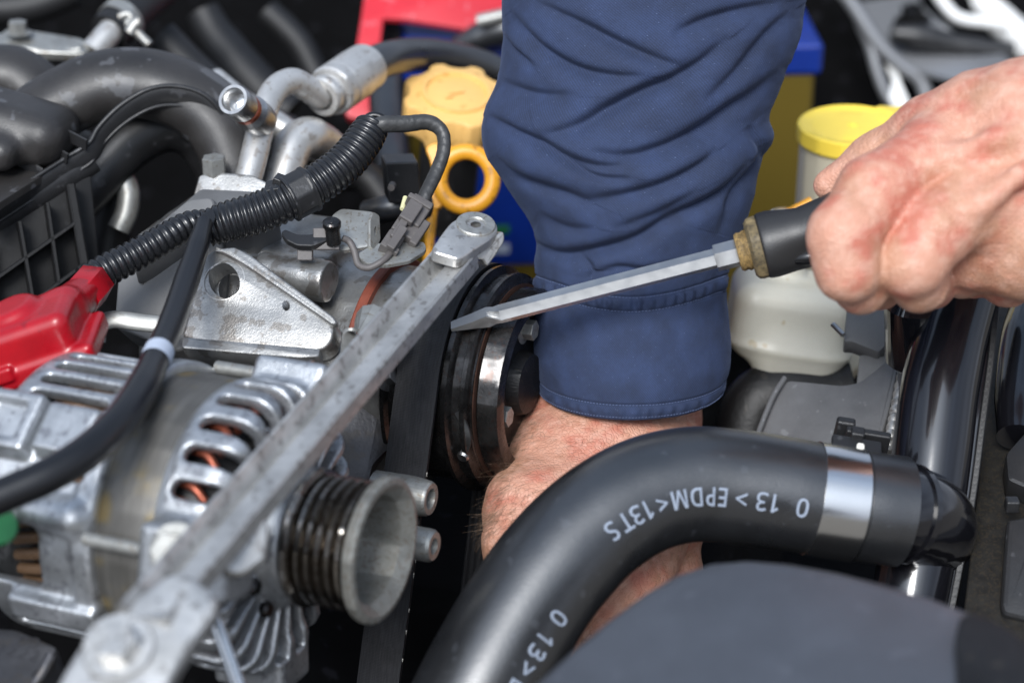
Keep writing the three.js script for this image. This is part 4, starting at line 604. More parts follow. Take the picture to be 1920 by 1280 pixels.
// ---------------------------------------------------------------- grey plug connectors and small wires
{
  const c = thing('plug_connector', 'small grey plastic plug connector clipped above the compressor', 'connector'), ax = P(790, 372, 0.995).sub(P(722, 474, 0.975)).normalize(), N = D(0.2, 0.35, 0.9), fr = (x, y, d) => { const z = N.clone().addScaledVector(ax, -N.dot(ax)).normalize(); return frame(P(x, y, d), ax.clone().cross(z).normalize(), ax, z); };
  part(c, 'plug_body', join(box(0.0105, 0.016, 0.009, 0.001, fr(778, 402, 0.99)), box(0.007, 0.012, 0.004, 0.0008, fr(770, 398, 0.983)), box(0.0125, 0.003, 0.010, 0.0008, fr(784, 386, 0.992))), MT.greyPlastic);
  part(c, 'plug_body', join(box(0.0115, 0.013, 0.008, 0.001, fr(762, 428, 0.986)), box(0.004, 0.016, 0.003, 0.0008, fr(752, 424, 0.979)), box(0.004, 0.015, 0.004, 0.0008, fr(786, 438, 0.984))), MT.greyPlastic);
  part(c, 'latch', join(box(0.008, 0.010, 0.007, 0.001, fr(734, 456, 0.978)), box(0.009, 0.003, 0.008, 0.0006, fr(728, 470, 0.976)), box(0.004, 0.014, 0.003, 0.0006, fr(744, 446, 0.974))), MT.greyPlastic);
  part(c, 'wire', sweep(pxs([[732, 474, 0.974], [716, 490, 0.97], [690, 502, 0.97], [672, 496, 0.972], [664, 470, 0.974], [654, 452, 0.975], [642, 446, 0.974]]), 0.0016, { seg: 50, sides: 10 }), MT.greyPlastic);
  part(c, 'pale_wire', rod(P(754, 392, 0.992), P(760, 370, 0.998), 0.0012), MT.paleWire);
  const k = thing('relay_box', 'small black box connector between conduit and yellow dipstick ring', 'connector');
  part(k, 'box_body', box(0.0165, 0.0215, 0.014, 0.001, frame(P(752, 334, 1.06), D(0.97, 0.05, -0.22).normalize(), D(-0.06, 0.9, 0.42).normalize(), D(0.97, 0.05, -0.22).normalize().cross(D(-0.06, 0.9, 0.42).normalize()))), MT.plastic);
  part(k, 'locating_pin', rod(P(736, 346, 1.045), P(733, 352, 1.040), 0.0018), MT.greyPlastic);
  solo('support_pipe', sweep(pxs([[690, 400, 1.09], [740, 388, 1.08], [800, 384, 1.09]]), 0.007, { seg: 20, sides: 18 }), MT.rubber, 'short black pipe in shade under the small black box connector', 'pipe');
}

// dark wiring and pipes filling the back of the bay
{
  const spots = [[[[500, 20], [560, 80], [600, 150], [650, 200]], 1.42, 0.009, 'dark wiring loom running down the bulkhead beside the red frame'], [[[-40, 20], [60, 10], [140, -20]], 1.4, 0.011, 'dark loom crossing above the pale lifting bracket'], [[[200, 330], [220, 380], [205, 450], [190, 520]], 1.12, 0.010, 'black hose hanging in the gap beside the manifold lattice'], [[[520, 300], [600, 330], [680, 330], [740, 400]], 1.16, 0.009, 'black hose in shade beneath the thick corrugated conduit']];
  for (const [p, d, r, label] of spots) solo('dark_hose', sweep(pxs(p, d), r, { seg: 40, sides: 18 }), MT.rubberMatt, label, 'hose', 'dark hoses at the back of the bay');
  solo('coolant_pipe', sweep(pxs([[228, 330], [240, 360], [236, 400], [222, 430]], 1.10), 0.006, { seg: 24, sides: 16 }), MT.zinc, 'short grey metal pipe in the gap under the manifold runner', 'pipe');
}

// ---------------------------------------------------------------- battery, its red hold-down and cable
{
  const b = thing('car_battery', 'yellow car battery with blue lid and blue label behind the sleeve', 'battery');
  const fx = D(1, 0.02, -0.05).normalize(), fy = V(0, 1, 0), o = P(1140, 330, 1.40), fxx = fx.clone().addScaledVector(fy, -fx.dot(fy)).normalize(), fz = fxx.clone().cross(fy).normalize(), m = (x, y, z) => frame(o.clone().addScaledVector(fxx, x).addScaledVector(fy, y).addScaledVector(fz, z), fxx, fy, fz);
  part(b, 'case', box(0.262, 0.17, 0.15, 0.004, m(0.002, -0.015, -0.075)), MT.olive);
  part(b, 'lid', box(0.270, 0.022, 0.156, 0.004, m(0.002, 0.079, -0.075)), MT.blue);
  const lab = part(b, 'label', box(0.17, 0.10, 0.0016, 0.0004, m(-0.035, -0.012, 0.0006)), MT.blue, 'blue printed label');
  part(lab, 'stripe', box(0.05, 0.007, 0.0006, 0.0002, m(-0.09, -0.050, 0.0018)), MT.white);
  part(lab, 'stripe', box(0.05, 0.006, 0.0006, 0.0002, m(-0.09, -0.036, 0.0018)), MT.green);
  const r = thing('battery_hold_down', 'red painted metal frame holding down the battery', 'bracket');
  part(r, 'frame', plate([[690, -60], [960, -60], [960, 50], [925, 62], [760, 36], [718, 34], [712, 86], [668, 90], [676, 40]], P(800, 20, 1.36), D(0.02, 0.5, 0.86), 0.004, { bevel: 0.0006 }), MT.redPaint);
  part(r, 'leg', plate([[668, 88], [712, 86], [706, 190], [660, 200]], P(690, 130, 1.352), D(0.05, 0.1, 0.99), 0.004, { bevel: 0.0006 }), MT.redPaint);
  part(r, 'foot', plate(soft([[640, 184], [660, 160], [720, 166], [724, 190], [690, 226], [650, 220]], 8), P(680, 196, 1.30), D(0, 0.3, 0.95), 0.01, { bevel: 0.002 }), MT.redPaint);
  const t = thing('battery_terminal_cable', 'black cable with grey terminal clamp on top of the blue battery lid', 'cable');
  part(t, 'cable', sweep(pxs([[830, 112, 1.36], [864, 88, 1.35], [905, 68, 1.345], [950, 54, 1.34], [1000, 40, 1.34]]), [0.006, 0.0075, 0.0095, 0.0105, 0.0105], { seg: 30, sides: 18 }), MT.rubber);
  part(t, 'clamp', sweep(pxs([[896, 40, 1.33], [930, 32, 1.328], [970, 22, 1.326]]), 0.0045, { seg: 14, sides: 12 }), MT.zinc);
  solo('black_post', box(0.012, 0.10, 0.012, 0.002, frame(P(737, 130, 1.40), CX, V(0, 1, 0), V(0, 0, 1))), MT.plastic, 'black upright post in the opening of the red frame', 'post');
  solo('filler_hose', sweep(pxs([[722, 150, 1.30], [724, 200, 1.28], [730, 260, 1.25], [738, 330, 1.2]]), 0.0105, { seg: 90, sides: 18, ring: { pitch: 0.004, amp: 0.0012 } }), MT.rubber, 'black ribbed hose running down beside the oil filler cap', 'hose');
}
// ---------------------------------------------------------------- oil filler cap and dipstick ring
{
  const c = thing('oil_filler_cap', 'yellow scalloped oil filler cap', 'cap'), N = D(0.10, 0.74, 0.66).normalize(), o = P(856, 172, 1.17), R = 0.0282;
  const rim = []; for (let i = 0; i < 120; i++) { const a = i / 120 * 6.2832, s = Math.cos(a * 8), r = R * (1 + 0.075 * Math.sign(s) * Math.pow(Math.abs(s), 0.5)); rim.push(new THREE.Vector2(r * Math.cos(a), r * Math.sin(a))); }
  const g = new THREE.ExtrudeGeometry(new THREE.Shape(rim), { depth: 0.016, bevelEnabled: true, bevelThickness: 0.0025, bevelSize: 0.0025, bevelOffset: -0.0025, bevelSegments: 4 }); g.translate(0, 0, -0.0195); g.rotateX(-Math.PI / 2);
  part(c, 'cap_body', boxUV(crease(g, 0.6)).applyMatrix4(frameOn(o, N)), MT.yellowCap);
  part(c, 'top_ring', lathe([[0.0165, -0.001], [0.0172, 0.0010], [0.0190, 0.0010], [0.0196, -0.001]], o, N, 60), MT.yellowCap);
  part(c, 'top_mark', join(box(0.009, 0.0008, 0.002, 0.0004, frameOn(o, N)), box(0.005, 0.0008, 0.0016, 0.0004, frameOn(o.clone().addScaledVector(D(1, 0, 0), -0.004).addScaledVector(D(0, -0.6, 0.8), 0.005), N))), MT.yellowCap);
  part(c, 'filler_neck', lathe([[0.017, -0.09], [0.017, -0.017], [0.021, -0.0165]], o, N, 40), MT.plastic);
  const d = thing('dipstick_handle', 'orange yellow oil dipstick ring handle', 'dipstick'), pts = [], cc = P(872, 336, 1.12);
  for (let i = 0; i <= 60; i++) { const a = i / 60 * 6.2832; pts.push(P(874 + 50 * Math.cos(a), 336 + 52 * Math.sin(a), 1.12)); }
  part(d, 'ring', sweep(pts, 0.0034, { seg: 90, sides: 16, flat: [1.25, 1], hint: CX, caps: false }), MT.yellowRing);
  part(d, 'tab', plate(soft([[796, 276], [812, 266], [848, 270], [850, 296], [836, 316], [836, 376], [824, 392], [804, 394], [812, 330], [806, 300]], 8), P(825, 320, 1.123), D(0, 0.1, 0.99), 0.006, { bevel: 0.0015, segs: 3 }), MT.yellowRing);
  part(d, 'stick', sweep(pxs([[812, 390, 1.125], [806, 440, 1.12], [800, 520, 1.115]]), 0.0028, { seg: 10, sides: 10 }), MT.yellowRing);
}
// ---------------------------------------------------------------- reservoirs
{
  const r = thing('fluid_reservoir', 'beige fluid reservoir with a round lemon yellow cap', 'reservoir'), N = V(0, 1, 0), o = P(1600, 236, 1.16);
  part(r, 'tank', lathe([[0, -0.125], [0.0275, -0.125], [0.0282, -0.12], [0.0282, -0.008], [0.027, -0.006]], o, N, 56), MT.beige);
  const cap = part(r, 'cap', lathe([[0.0270, -0.0085], [0.0292, -0.0085], [0.0302, -0.0072], [0.0304, -0.0016], [0.0298, 0.0004], [0.0284, 0.0012], [0.0272, 0.0004], [0.022, 0.0001], [0.012, 0.0006], [0, 0.0008]], o, N, 72), MT.lemon);
  part(cap, 'nub', lathe([[0.004, 0], [0.0032, 0.001], [0.001, 0.0022], [0, 0.0024]], o, N, 20), MT.lemon);
  part(cap, 'lobe', plate(soft([[1640, 196], [1704, 199], [1706, 222], [1690, 240], [1640, 240]], 12), o.clone().addScaledVector(N, 0.0004), N, 0.008, { bevel: 0.001 }), MT.lemon);
  const w = thing('overflow_tank', 'milky white plastic coolant tank under the screwdriver handle', 'tank'), lf = frame(P(1476, 602, 1.105), D(0.985, -0.14, 0.0).normalize(), D(0.14, 0.93, 0.34).normalize(), D(0.985, -0.14, 0).normalize().cross(D(0.14, 0.93, 0.34).normalize()).normalize());
  part(w, 'shell', sdfMesh((x, y, z) => { let d = sBox(x - 0.001, y - 0.004, z, 0.0315, 0.020, 0.026, 0.011); d = smin(d, sBox(x - 0.006, y + 0.016, z - 0.002, 0.0200, 0.0125, 0.024, 0.009), 0.014); d = smin(d, sCyl(Math.hypot(x + 0.006, z + 0.004), y - 0.038, 0.0105, 0.018, 0.002), 0.006); const k = (y + 0.008) / 0.0024; return d - 0.0011 * Math.exp(-k * k); }, V(-0.05, -0.06, -0.045), V(0.05, 0.065, 0.045), 0.0012, lf), MT.milky);
  part(w, 'neck_rim', lathe([[0.0118, 0], [0.0126, 0.001], [0.0126, 0.004], [0.0112, 0.005]], V(-0.006, 0.0515, -0.004).applyMatrix4(lf), V(0, 1, 0).transformDirection(lf), 36), MT.milky);
  part(w, 'lower_foot', plate(soft([[1480, 680], [1590, 660], [1628, 650], [1622, 682], [1590, 706], [1500, 700]], 10), P(1560, 680, 1.125), D(0, 0.3, 0.95), 0.02, { bevel: 0.003, segs: 3 }), MT.beige);
  part(w, 'gold_clip', sweep(pxs([[1466, 404, 1.10], [1500, 388, 1.10], [1522, 376, 1.10]]), 0.0025, { seg: 16, sides: 8 }), MT.yellowRing);
}
// ---------------------------------------------------------------- bodywork at the far right
{
  const f = thing('fender_flange', 'grey painted pressed fender flange with bolt and pale rolled edge', 'bodywork');
  const d = 1.55, FN = D(-0.15, 0.75, 0.64).normalize(), FP = P(1700, 100, d);
  part(f, 'panel', plate(soft([[1560, -60], [1700, -60], [1730, 10], [1790, 60], [1900, 110], [1900, 190], [1790, 150], [1720, 130], [1680, 100], [1640, 50]], 14), FP, FN, 0.004, { bevel: 0.0012 }), MT.bodyPaint);
  part(f, 'rolled_edge', sweep(pxs([[1540, -50], [1588, -6], [1622, 44], [1650, 84], [1690, 122], [1726, 150], [1742, 196]], d - 0.01), 0.0052, { seg: 50, sides: 14 }), MT.bodyPaint);
  part(f, 'drop_edge', sweep(pxs([[1612, 40], [1632, 84], [1644, 130], [1662, 176], [1690, 216]], d - 0.005), 0.0042, { seg: 40, sides: 12 }), MT.bodyPaint);
  part(f, 'gusset', plate(soft([[1660, 116], [1680, 124], [1692, 160], [1712, 206], [1690, 216], [1668, 186], [1676, 150]], 6), P(1685, 165, d - 0.008), D(0.1, 0.2, 0.97), 0.003, { bevel: 0.0006 }), MT.whitePaint);
  part(f, 'bolt', boltHead(P(1712, 42, d - 0.006), FN, 0.009), MT.darkSteel);
  part(f, 'stay', sweep(pxs([[1672, 62], [1720, 68], [1790, 82], [1900, 98]], d - 0.012), [0.007, 0.010, 0.008, 0.007], { seg: 30, sides: 14 }), MT.plastic);
  const s = thing('white_body_rail', 'bright white painted body rail with rubber seal', 'bodywork');
  part(s, 'rail', sweep(pxs([[1790, -50], [1840, 0], [1885, 45], [1935, 92], [1990, 140]], 1.62), 0.0125, { seg: 30, sides: 20 }), MT.whitePaint);
  part(s, 'seal', sweep(pxs([[1880, -20], [1920, 20], [1990, 85]], 1.64), 0.004, { seg: 16, sides: 10 }), MT.olive);
  part(s, 'stay_wire', sweep(pxs([[1748, -30], [1772, 8], [1796, 32], [1850, 42], [1890, 46]], 1.58), 0.0045, { seg: 40, sides: 12 }), MT.whitePaint);
  part(s, 'outer_panel', plate([[1800, -80], [2100, -80], [2100, 300], [1960, 160]], P(1920, 40, 1.70), D(-0.2, 0.6, 0.77), 0.004), MT.bodyPaint);
}

// ---------------------------------------------------------------- radiator, shroud and fittings
{
  const r = thing('radiator', 'glossy black radiator end tank with crimped seam and outlet neck', 'radiator');
  const ax = [[1690, 1220, 0.950], [1716, 1080, 0.957], [1738, 950, 0.965], [1752, 830, 0.973], [1766, 720, 0.981], [1786, 630, 0.989], [1812, 540, 0.997], [1834, 460, 1.005]];
  part(r, 'end_tank', sweep(pxs(ax), [0.0175, 0.0178, 0.018, 0.0185, 0.0185, 0.018, 0.0175, 0.0175], { seg: 60, sides: 36, flat: [1.05, 1] }), MT.gloss);
  const seamPts = new THREE.CatmullRomCurve3(pxs([[1752, 1230, 0.943], [1780, 1090, 0.951], [1806, 950, 0.960], [1826, 800, 0.970], [1842, 680, 0.980], [1854, 560, 0.990], [1866, 480, 0.998]]), false, 'centripetal');
  part(r, 'seam_strip', sweep(seamPts.getPoints(40), 0.0045, { seg: 60, sides: 12, flat: [0.8, 1.1] }), MT.gloss);
  const tabG = box(0.0032, 0.0046, 0.0058, 0.0007);
  for (let i = 0; i < 52; i++) { const u = (i + 0.5) / 52, p = seamPts.getPointAt(u), t = seamPts.getTangentAt(u), m = part(r, 'crimp_tab', tabG, MT.blackMetal); m.applyMatrix4(frameOn(p.clone().add(D(0.0036, 0.001, 0.002)), t)); }
  part(r, 'core', plate([[1795, 1260], [1880, 520], [1900, 440], [2000, 440], [2000, 1260]], P(1880, 800, 1.01), D(-0.1, 0.75, 0.65), 0.04), MT.fins);
  for (const [x, y, X, Y, d, w] of [[1832, 1210, 1892, 600, 0.985, 0.0022], [1850, 1220, 1908, 640, 0.975, 0.003]]) part(r, 'core_rail', sweep(pxs([[x, y, d], [(x + X) / 2, (y + Y) / 2, d + 0.03], [X, Y, d + 0.06]]), w, { seg: 16, sides: 10 }), MT.blackMetal);
  part(r, 'filler_neck', lathe([[0, 0.018], [0.014, 0.018], [0.017, 0.014], [0.0175, -0.016], [0.012, -0.022], [0.011, -0.05]].reverse(), P(1728, 612, 1.0), D(-0.12, 0.86, 0.5), 40), MT.gloss);
  part(r, 'outlet_neck', sweep(pxs([[1640, 950, 0.931], [1690, 960, 0.935], [1722, 968, 0.942], [1746, 985, 0.952], [1752, 1020, 0.962]]), [0.0215, 0.0212, 0.0210, 0.0205, 0.018], { seg: 40, sides: 40 }), MT.gloss);
  part(r, 'neck_bead', sweep(pxs([[1694, 961, 0.9355], [1704, 963, 0.937]]), 0.0224, { seg: 4, sides: 40 }), MT.gloss);
  const sh = thing('fan_shroud', 'matt grey curved fan shroud beside the radiator', 'shroud');
  const SN = D(-0.35, 0.66, 0.67).normalize();
  part(sh, 'curved_panel', plate(soft([[1420, 830], [1432, 790], [1456, 738], [1474, 712], [1520, 716], [1580, 722], [1612, 716], [1646, 690], [1690, 650], [1670, 760], [1640, 860], [1540, 880], [1420, 870]], 12), P(1550, 780, 1.03), SN, 0.006, { bevel: 0.0012, segs: 3 }), MT.shroud);
  part(sh, 'edge_lip', sweep(pxs([[1418, 824, 1.03], [1432, 786, 1.038], [1452, 740, 1.046], [1472, 708, 1.052]]), 0.0014, { seg: 24, sides: 8 }), MT.shroud);
  part(sh, 'upright_bracket', plate(soft([[1590, 560], [1672, 560], [1662, 648], [1648, 660], [1598, 640], [1582, 640]], 5), P(1630, 610, 1.045), D(-0.1, 0.5, 0.86), 0.012, { bevel: 0.0012 }), MT.bracketGrey);
  part(sh, 'upright_bracket', plate(soft([[1612, 664], [1684, 668], [1640, 830], [1606, 720]], 6), P(1640, 720, 1.04), D(-0.25, 0.3, 0.92), 0.008, { bevel: 0.001 }), MT.bracketGrey);
  part(sh, 'wire_stay', sweep(pxs([[1562, 608, 1.04], [1582, 628, 1.035]]), 0.0014, { seg: 6, sides: 8 }), MT.steel);
  solo('ribbed_rod', sweep(pxs([[1666, 850, 1.0], [1684, 760, 1.015], [1702, 668, 1.03]]), 0.0034, { seg: 200, sides: 18, ring: { pitch: 0.0048, amp: 0.0005 } }), MT.forged, 'pale ribbed metal rod squeezed beside the radiator tank', 'rod');
  const h = thing('bypass_bracket', 'black hoop shaped bracket under the milky tank', 'bracket');
  part(h, 'hoop', sweep(pxs([[1388, 860], [1398, 780], [1424, 742], [1480, 728], [1560, 732], [1600, 726]], 1.09), 0.012, { seg: 50, sides: 16, flat: [0.6, 1.2] }), MT.blackMetal);
  // boxes by the right edge
  const e = thing('headlight_housing', 'dark glossy headlight housing with rounded ribs at the radiator side', 'housing');
  part(e, 'rib', sweep(pxs([[1938, 560, 1.04], [1922, 640, 1.02], [1912, 740, 1.0], [1910, 820, 0.985]]), [0.010, 0.0115, 0.0115, 0.010], { seg: 30, sides: 22 }), MT.gloss);
  part(e, 'rib', plate(soft([[1886, 850], [1930, 800], [1960, 800], [1960, 930], [1890, 900]], 8), P(1910, 860, 0.97), D(-0.1, 0.6, 0.8), 0.02, { bevel: 0.002 }), MT.plastic);
  part(e, 'box', plate(soft([[1888, 972], [1960, 960], [1960, 1170], [1880, 1150], [1876, 1130]], 10), P(1910, 1060, 0.93), D(-0.15, 0.55, 0.82), 0.03, { bevel: 0.003, segs: 3 }), MT.plastic);
  part(e, 'clip', box(0.006, 0.006, 0.006, 0.001, frameOn(P(1898, 946, 0.95), V(0, 1, 0))), MT.plastic);
}
// ---------------------------------------------------------------- moulded top hose
{
  const h = thing('radiator_hose', 'fat black moulded radiator hose with raised white lettering and steel clamp', 'hose');
  const pts = pxs([[1690, 959, 0.933], [1640, 952, 0.931], [1560, 940, 0.929], [1470, 925, 0.927], [1380, 912, 0.925], [1295, 908, 0.922], [1205, 930, 0.917], [1115, 986, 0.910], [1035, 1070, 0.902], [965, 1172, 0.894], [905, 1280, 0.886], [845, 1405, 0.878]]);
  const R = 0.0248; part(h, 'tube', sweep(pts, [0.0228, 0.0236, 0.0242, 0.0248, 0.0249, 0.0250, 0.0252, 0.0256, 0.0260, 0.0262, 0.0264, 0.0264], { seg: 170, sides: 56 }), MT.rubber);
  const cur = new THREE.CatmullRomCurve3(pts, false, 'centripetal'), len = cur.getLength();
  const at = s => { const u = clamp(s / len), p = cur.getPointAt(u), t = cur.getTangentAt(u), n = D(0.03, -0.05, 1); n.addScaledVector(t, -n.dot(t)).normalize(); return { p, t, n, b: n.clone().cross(t) }; };
  const sAt = px => { let best = 0, e = 1e9; for (let i = 0; i <= 600; i++) { const q = cur.getPointAt(i / 600).sub(CAM), x = 960 + q.dot(CX) / -q.dot(CZ) * FOCAL; if (Math.abs(x - px) < e) { e = Math.abs(x - px); best = i / 600 * len; } } return best; };
  const font = await new FontLoader().loadAsync('fonts/droid/droid_sans_regular.typeface.json');
  const letter = (ch, px, size = 0.0082, th = -0.10) => {
    const g = new TextGeometry(ch, { font, size, depth: 0.0005, curveSegments: 6, bevelEnabled: true, bevelThickness: 0.0002, bevelSize: 0.00012, bevelSegments: 1 }); g.computeBoundingBox(); const c = g.boundingBox.getCenter(V(0, 0, 0)); const s0 = sAt(px), p = g.attributes.position;
    for (let i = 0; i < p.count; i++) { const { p: o, n, b } = at(s0 + p.getX(i) - c.x), a = th + (p.getY(i) - c.y) / R, r = mix(0.0248, 0.0264, clamp((s0 / len - 0.3) / 0.55)) - 0.0001 + p.getZ(i); const v = o.clone().addScaledVector(n, Math.cos(a) * r).addScaledVector(b, Math.sin(a) * r); p.setXYZ(i, v.x, v.y, v.z); }
    g.computeVertexNormals(); return g;
  };
  [['0', 1484], ['1', 1436], ['3', 1408], ['>', 1368], ['E', 1330], ['P', 1302], ['D', 1272], ['M', 1238], ['<', 1202], ['1', 1176], ['3', 1152], ['T', 1132], ['S', 1106], ['0', 985, 0.42], ['1', 961, 0.42], ['3', 944, 0.42], ['>', 926, 0.42], ['E', 909, 0.42]].forEach(([c, x, th = HT]) => part(h, 'raised_letter', letter(c, x, 0.0078, th), MT.letterPaint));
  const band = (x0, x1, r, m, name) => { const a = sAt(x0), b = sAt(x1), q = Array.from({ length: 9 }, (_, i) => at(mix(a, b, i / 8)).p); return part(h, name, sweep(q, r, { seg: 10, sides: 64 }), m); };
  const cl = band(1604, 1522, 0.0250, MT.brightSteel, 'clamp_band');
  band(1688, 1610, 0.0243, MT.rubber, 'hose_end');
  const cn = D(-0.05, 0.8, 0.6).normalize(), cf = (x, y, d) => { const tt = D(0.985, -0.16, 0.05).normalize(), n = cn.clone().addScaledVector(tt, -cn.dot(tt)).normalize(); return frame(P(x, y, d), tt, n, tt.clone().cross(n)); };
  part(cl, 'clip_body', join(box(0.022, 0.004, 0.012, 0.001, cf(1606, 842, 0.938)), box(0.020, 0.011, 0.004, 0.001, cf(1626, 826, 0.948))), MT.plastic);
  part(cl, 'clip_ear', box(0.0085, 0.016, 0.005, 0.0014, cf(1582, 812, 0.955)), MT.plastic);
  part(cl, 'clip_ear', box(0.006, 0.010, 0.006, 0.001, cf(1606, 822, 0.945)), MT.plastic);
  part(cl, 'clip_spring', sweep(pxs([[1544, 842, 0.936], [1570, 848, 0.931], [1600, 852, 0.93], [1612, 844, 0.932]]), 0.0015, { seg: 20, sides: 8 }), MT.brightSteel);
  part(cl, 'white_dot', box(0.0035, 0.003, 0.0035, 0.0012, cf(1614, 838, 0.931)), MT.whiteDot);
}
// ---------------------------------------------------------------- grey plastic cover in the foreground
{
  const c = thing('radiator_cover', 'large smooth grey plastic cover curving under the radiator hose', 'cover');
  const N = D(-0.12, 0.80, 0.59).normalize(), CP = P(1450, 1180, 0.765);
  const out = [[930, 1330], [1000, 1262], [1064, 1204], [1132, 1148], [1200, 1098], [1262, 1062], [1330, 1040], [1400, 1034], [1480, 1040], [1570, 1056], [1660, 1078], [1750, 1104], [1830, 1134], [1900, 1172], [2000, 1240], [2060, 1330], [2060, 1700], [930, 1700]];
  part(c, 'top_panel', plate(out, CP, N, 0.03, { bevel: 0.009, segs: 6 }), MT.cover);
  part(c, 'dark_insert', plate(soft([[1796, 1300], [1790, 1200], [1800, 1152], [1830, 1144], [1900, 1180], [2000, 1260], [2000, 1500], [1796, 1500]], 14), CP.clone().addScaledVector(N, 0.003), N, 0.01, { bevel: 0.0015, segs: 3 }), MT.blackMetal);
}

// ---------------------------------------------------------------- screwdriver
{
  const s = thing('screwdriver', 'flat screwdriver with hexagonal steel shaft and black handle prying the belt', 'screwdriver');
  const a = P(846, 612, 0.962), b = P(1366, 478, 0.948), t = b.clone().sub(a).normalize(), N = D(0, 0.3, 0.95), n = N.clone().addScaledVector(t, -N.dot(t)).normalize(), w = t.clone().cross(n).normalize();
  const Lb = a.distanceTo(b), at = k => a.clone().addScaledVector(t, k), hex = (R, rot = 0) => Array.from({ length: 6 }, (_, i) => [R * Math.cos(i * Math.PI / 3 + rot), R * Math.sin(i * Math.PI / 3 + rot)]);
  // loft: blade tip -> flared blade -> hex shaft
  const sec = [[0, 0.0030, 0.0006], [0.001, 0.0032, 0.0008], [0.010, 0.0037, 0.0018], [0.017, 0.0039, 0.0030], [0.023, 0.0040, 0.0040], [Lb, 0.0042, 0.0042]];
  const pos = [], idx = [], uv = [], m = 24, hx = k => { const th = k / m * 6.2832, q = ((th + Math.PI / 6) % (Math.PI / 3)) - Math.PI / 6; return [Math.cos(th), Math.sin(th), 0.866 / Math.cos(q) * 1.08]; };
  const rings = []; for (let i = 0; i < sec.length; i++) rings.push(sec[i]);
  for (const [k, hw, hh] of rings) for (let j = 0; j <= m; j++) { const [c, sn, f] = hx(j), sq = hh < 0.0035 ? Math.max(Math.abs(c), Math.abs(sn)) : 1 / f, ro = k < 0.02 ? 0.7 : 0, w2 = w.clone().multiplyScalar(Math.cos(ro)).addScaledVector(n, Math.sin(ro)), n2 = n.clone().multiplyScalar(Math.cos(ro)).addScaledVector(w, -Math.sin(ro)), p = at(k).addScaledVector(w2, c / sq * hw).addScaledVector(n2, sn / sq * hh); pos.push(p.x, p.y, p.z); uv.push(j / m * 0.026, k); }
  for (let i = 0; i < rings.length - 1; i++) for (let j = 0; j < m; j++) { const q = i * (m + 1) + j; idx.push(q, q + 1, q + m + 1, q + 1, q + m + 2, q + m + 1); }
  const c0 = pos.length / 3; const pa = at(0); pos.push(pa.x, pa.y, pa.z); uv.push(0, 0); for (let j = 0; j < m; j++) idx.push(c0, j + 1, j);
  const g = new THREE.BufferGeometry(); g.setAttribute('position', new THREE.Float32BufferAttribute(pos, 3)); g.setAttribute('uv', new THREE.Float32BufferAttribute(uv, 2)); g.setIndex(idx);
  part(s, 'shaft', crease(g, 0.35), MT.toolSteel);
  part(s, 'hex_bolster', hexProf(0.0062, 0.0125, at(Lb - 0.006), t, n.clone().multiplyScalar(0.866).addScaledVector(w, 0.5)), MT.toolSteel);
  const hb = b.clone().addScaledVector(t, 0.004);
  part(s, 'collar', lathe([[0.004, 0], [0.0080, 0.0002], [0.0088, 0.0015], [0.0085, 0.0032], [0.0092, 0.0044], [0.0086, 0.0062]], hb, t, 48), MT.collar);
  part(s, 'handle_ring', lathe([[0.006, 0.0056], [0.0118, 0.0056], [0.0136, 0.0070], [0.0141, 0.0086], [0.0141, 0.0110], [0.013, 0.0125]], hb, t, 48), MT.dirtyRing);
  // handle: softly three-sided waist with flutes
  const prof = [[0.010, 0.0110], [0.0142, 0.0112], [0.0148, 0.0125], [0.0150, 0.016], [0.0144, 0.024], [0.0141, 0.030], [0.0148, 0.040], [0.0162, 0.054], [0.0165, 0.068], [0.0158, 0.080], [0.0145, 0.090], [0.010, 0.096], [0.0001, 0.097]];
  const hg = new THREE.LatheGeometry(prof.map(([r, h]) => new THREE.Vector2(r * mix(1, 1.26, sstep(0.024, 0.058, h)), h)), 72), hp = hg.attributes.position;
  for (let i = 0; i < hp.count; i++) { const x = hp.getX(i), y = hp.getY(i), z = hp.getZ(i), an = Math.atan2(z, x), k = sstep(0.017, 0.036, y) * (1 - sstep(0.1, 0.115, y)), f = 1 - 0.17 * k * Math.pow(0.5 + 0.5 * Math.cos(3 * an + 1.0), 3); hp.setXYZ(i, x * f, y, z * f); }
  hg.computeVertexNormals(); part(s, 'handle', boxUV(hg).applyMatrix4(frameOn(hb, t, n)), MT.grip);
  part(s, 'grip_strip', sweep([0.024, 0.034, 0.05, 0.066].map((k, i) => hb.clone().addScaledVector(t, k).addScaledVector(D(-0.2, -0.80, 0.56), 0.0118 + 0.0016 * i)), [0.0020, 0.0036, 0.0042, 0.004], { seg: 24, sides: 14 }), MT.gripStrip);
}
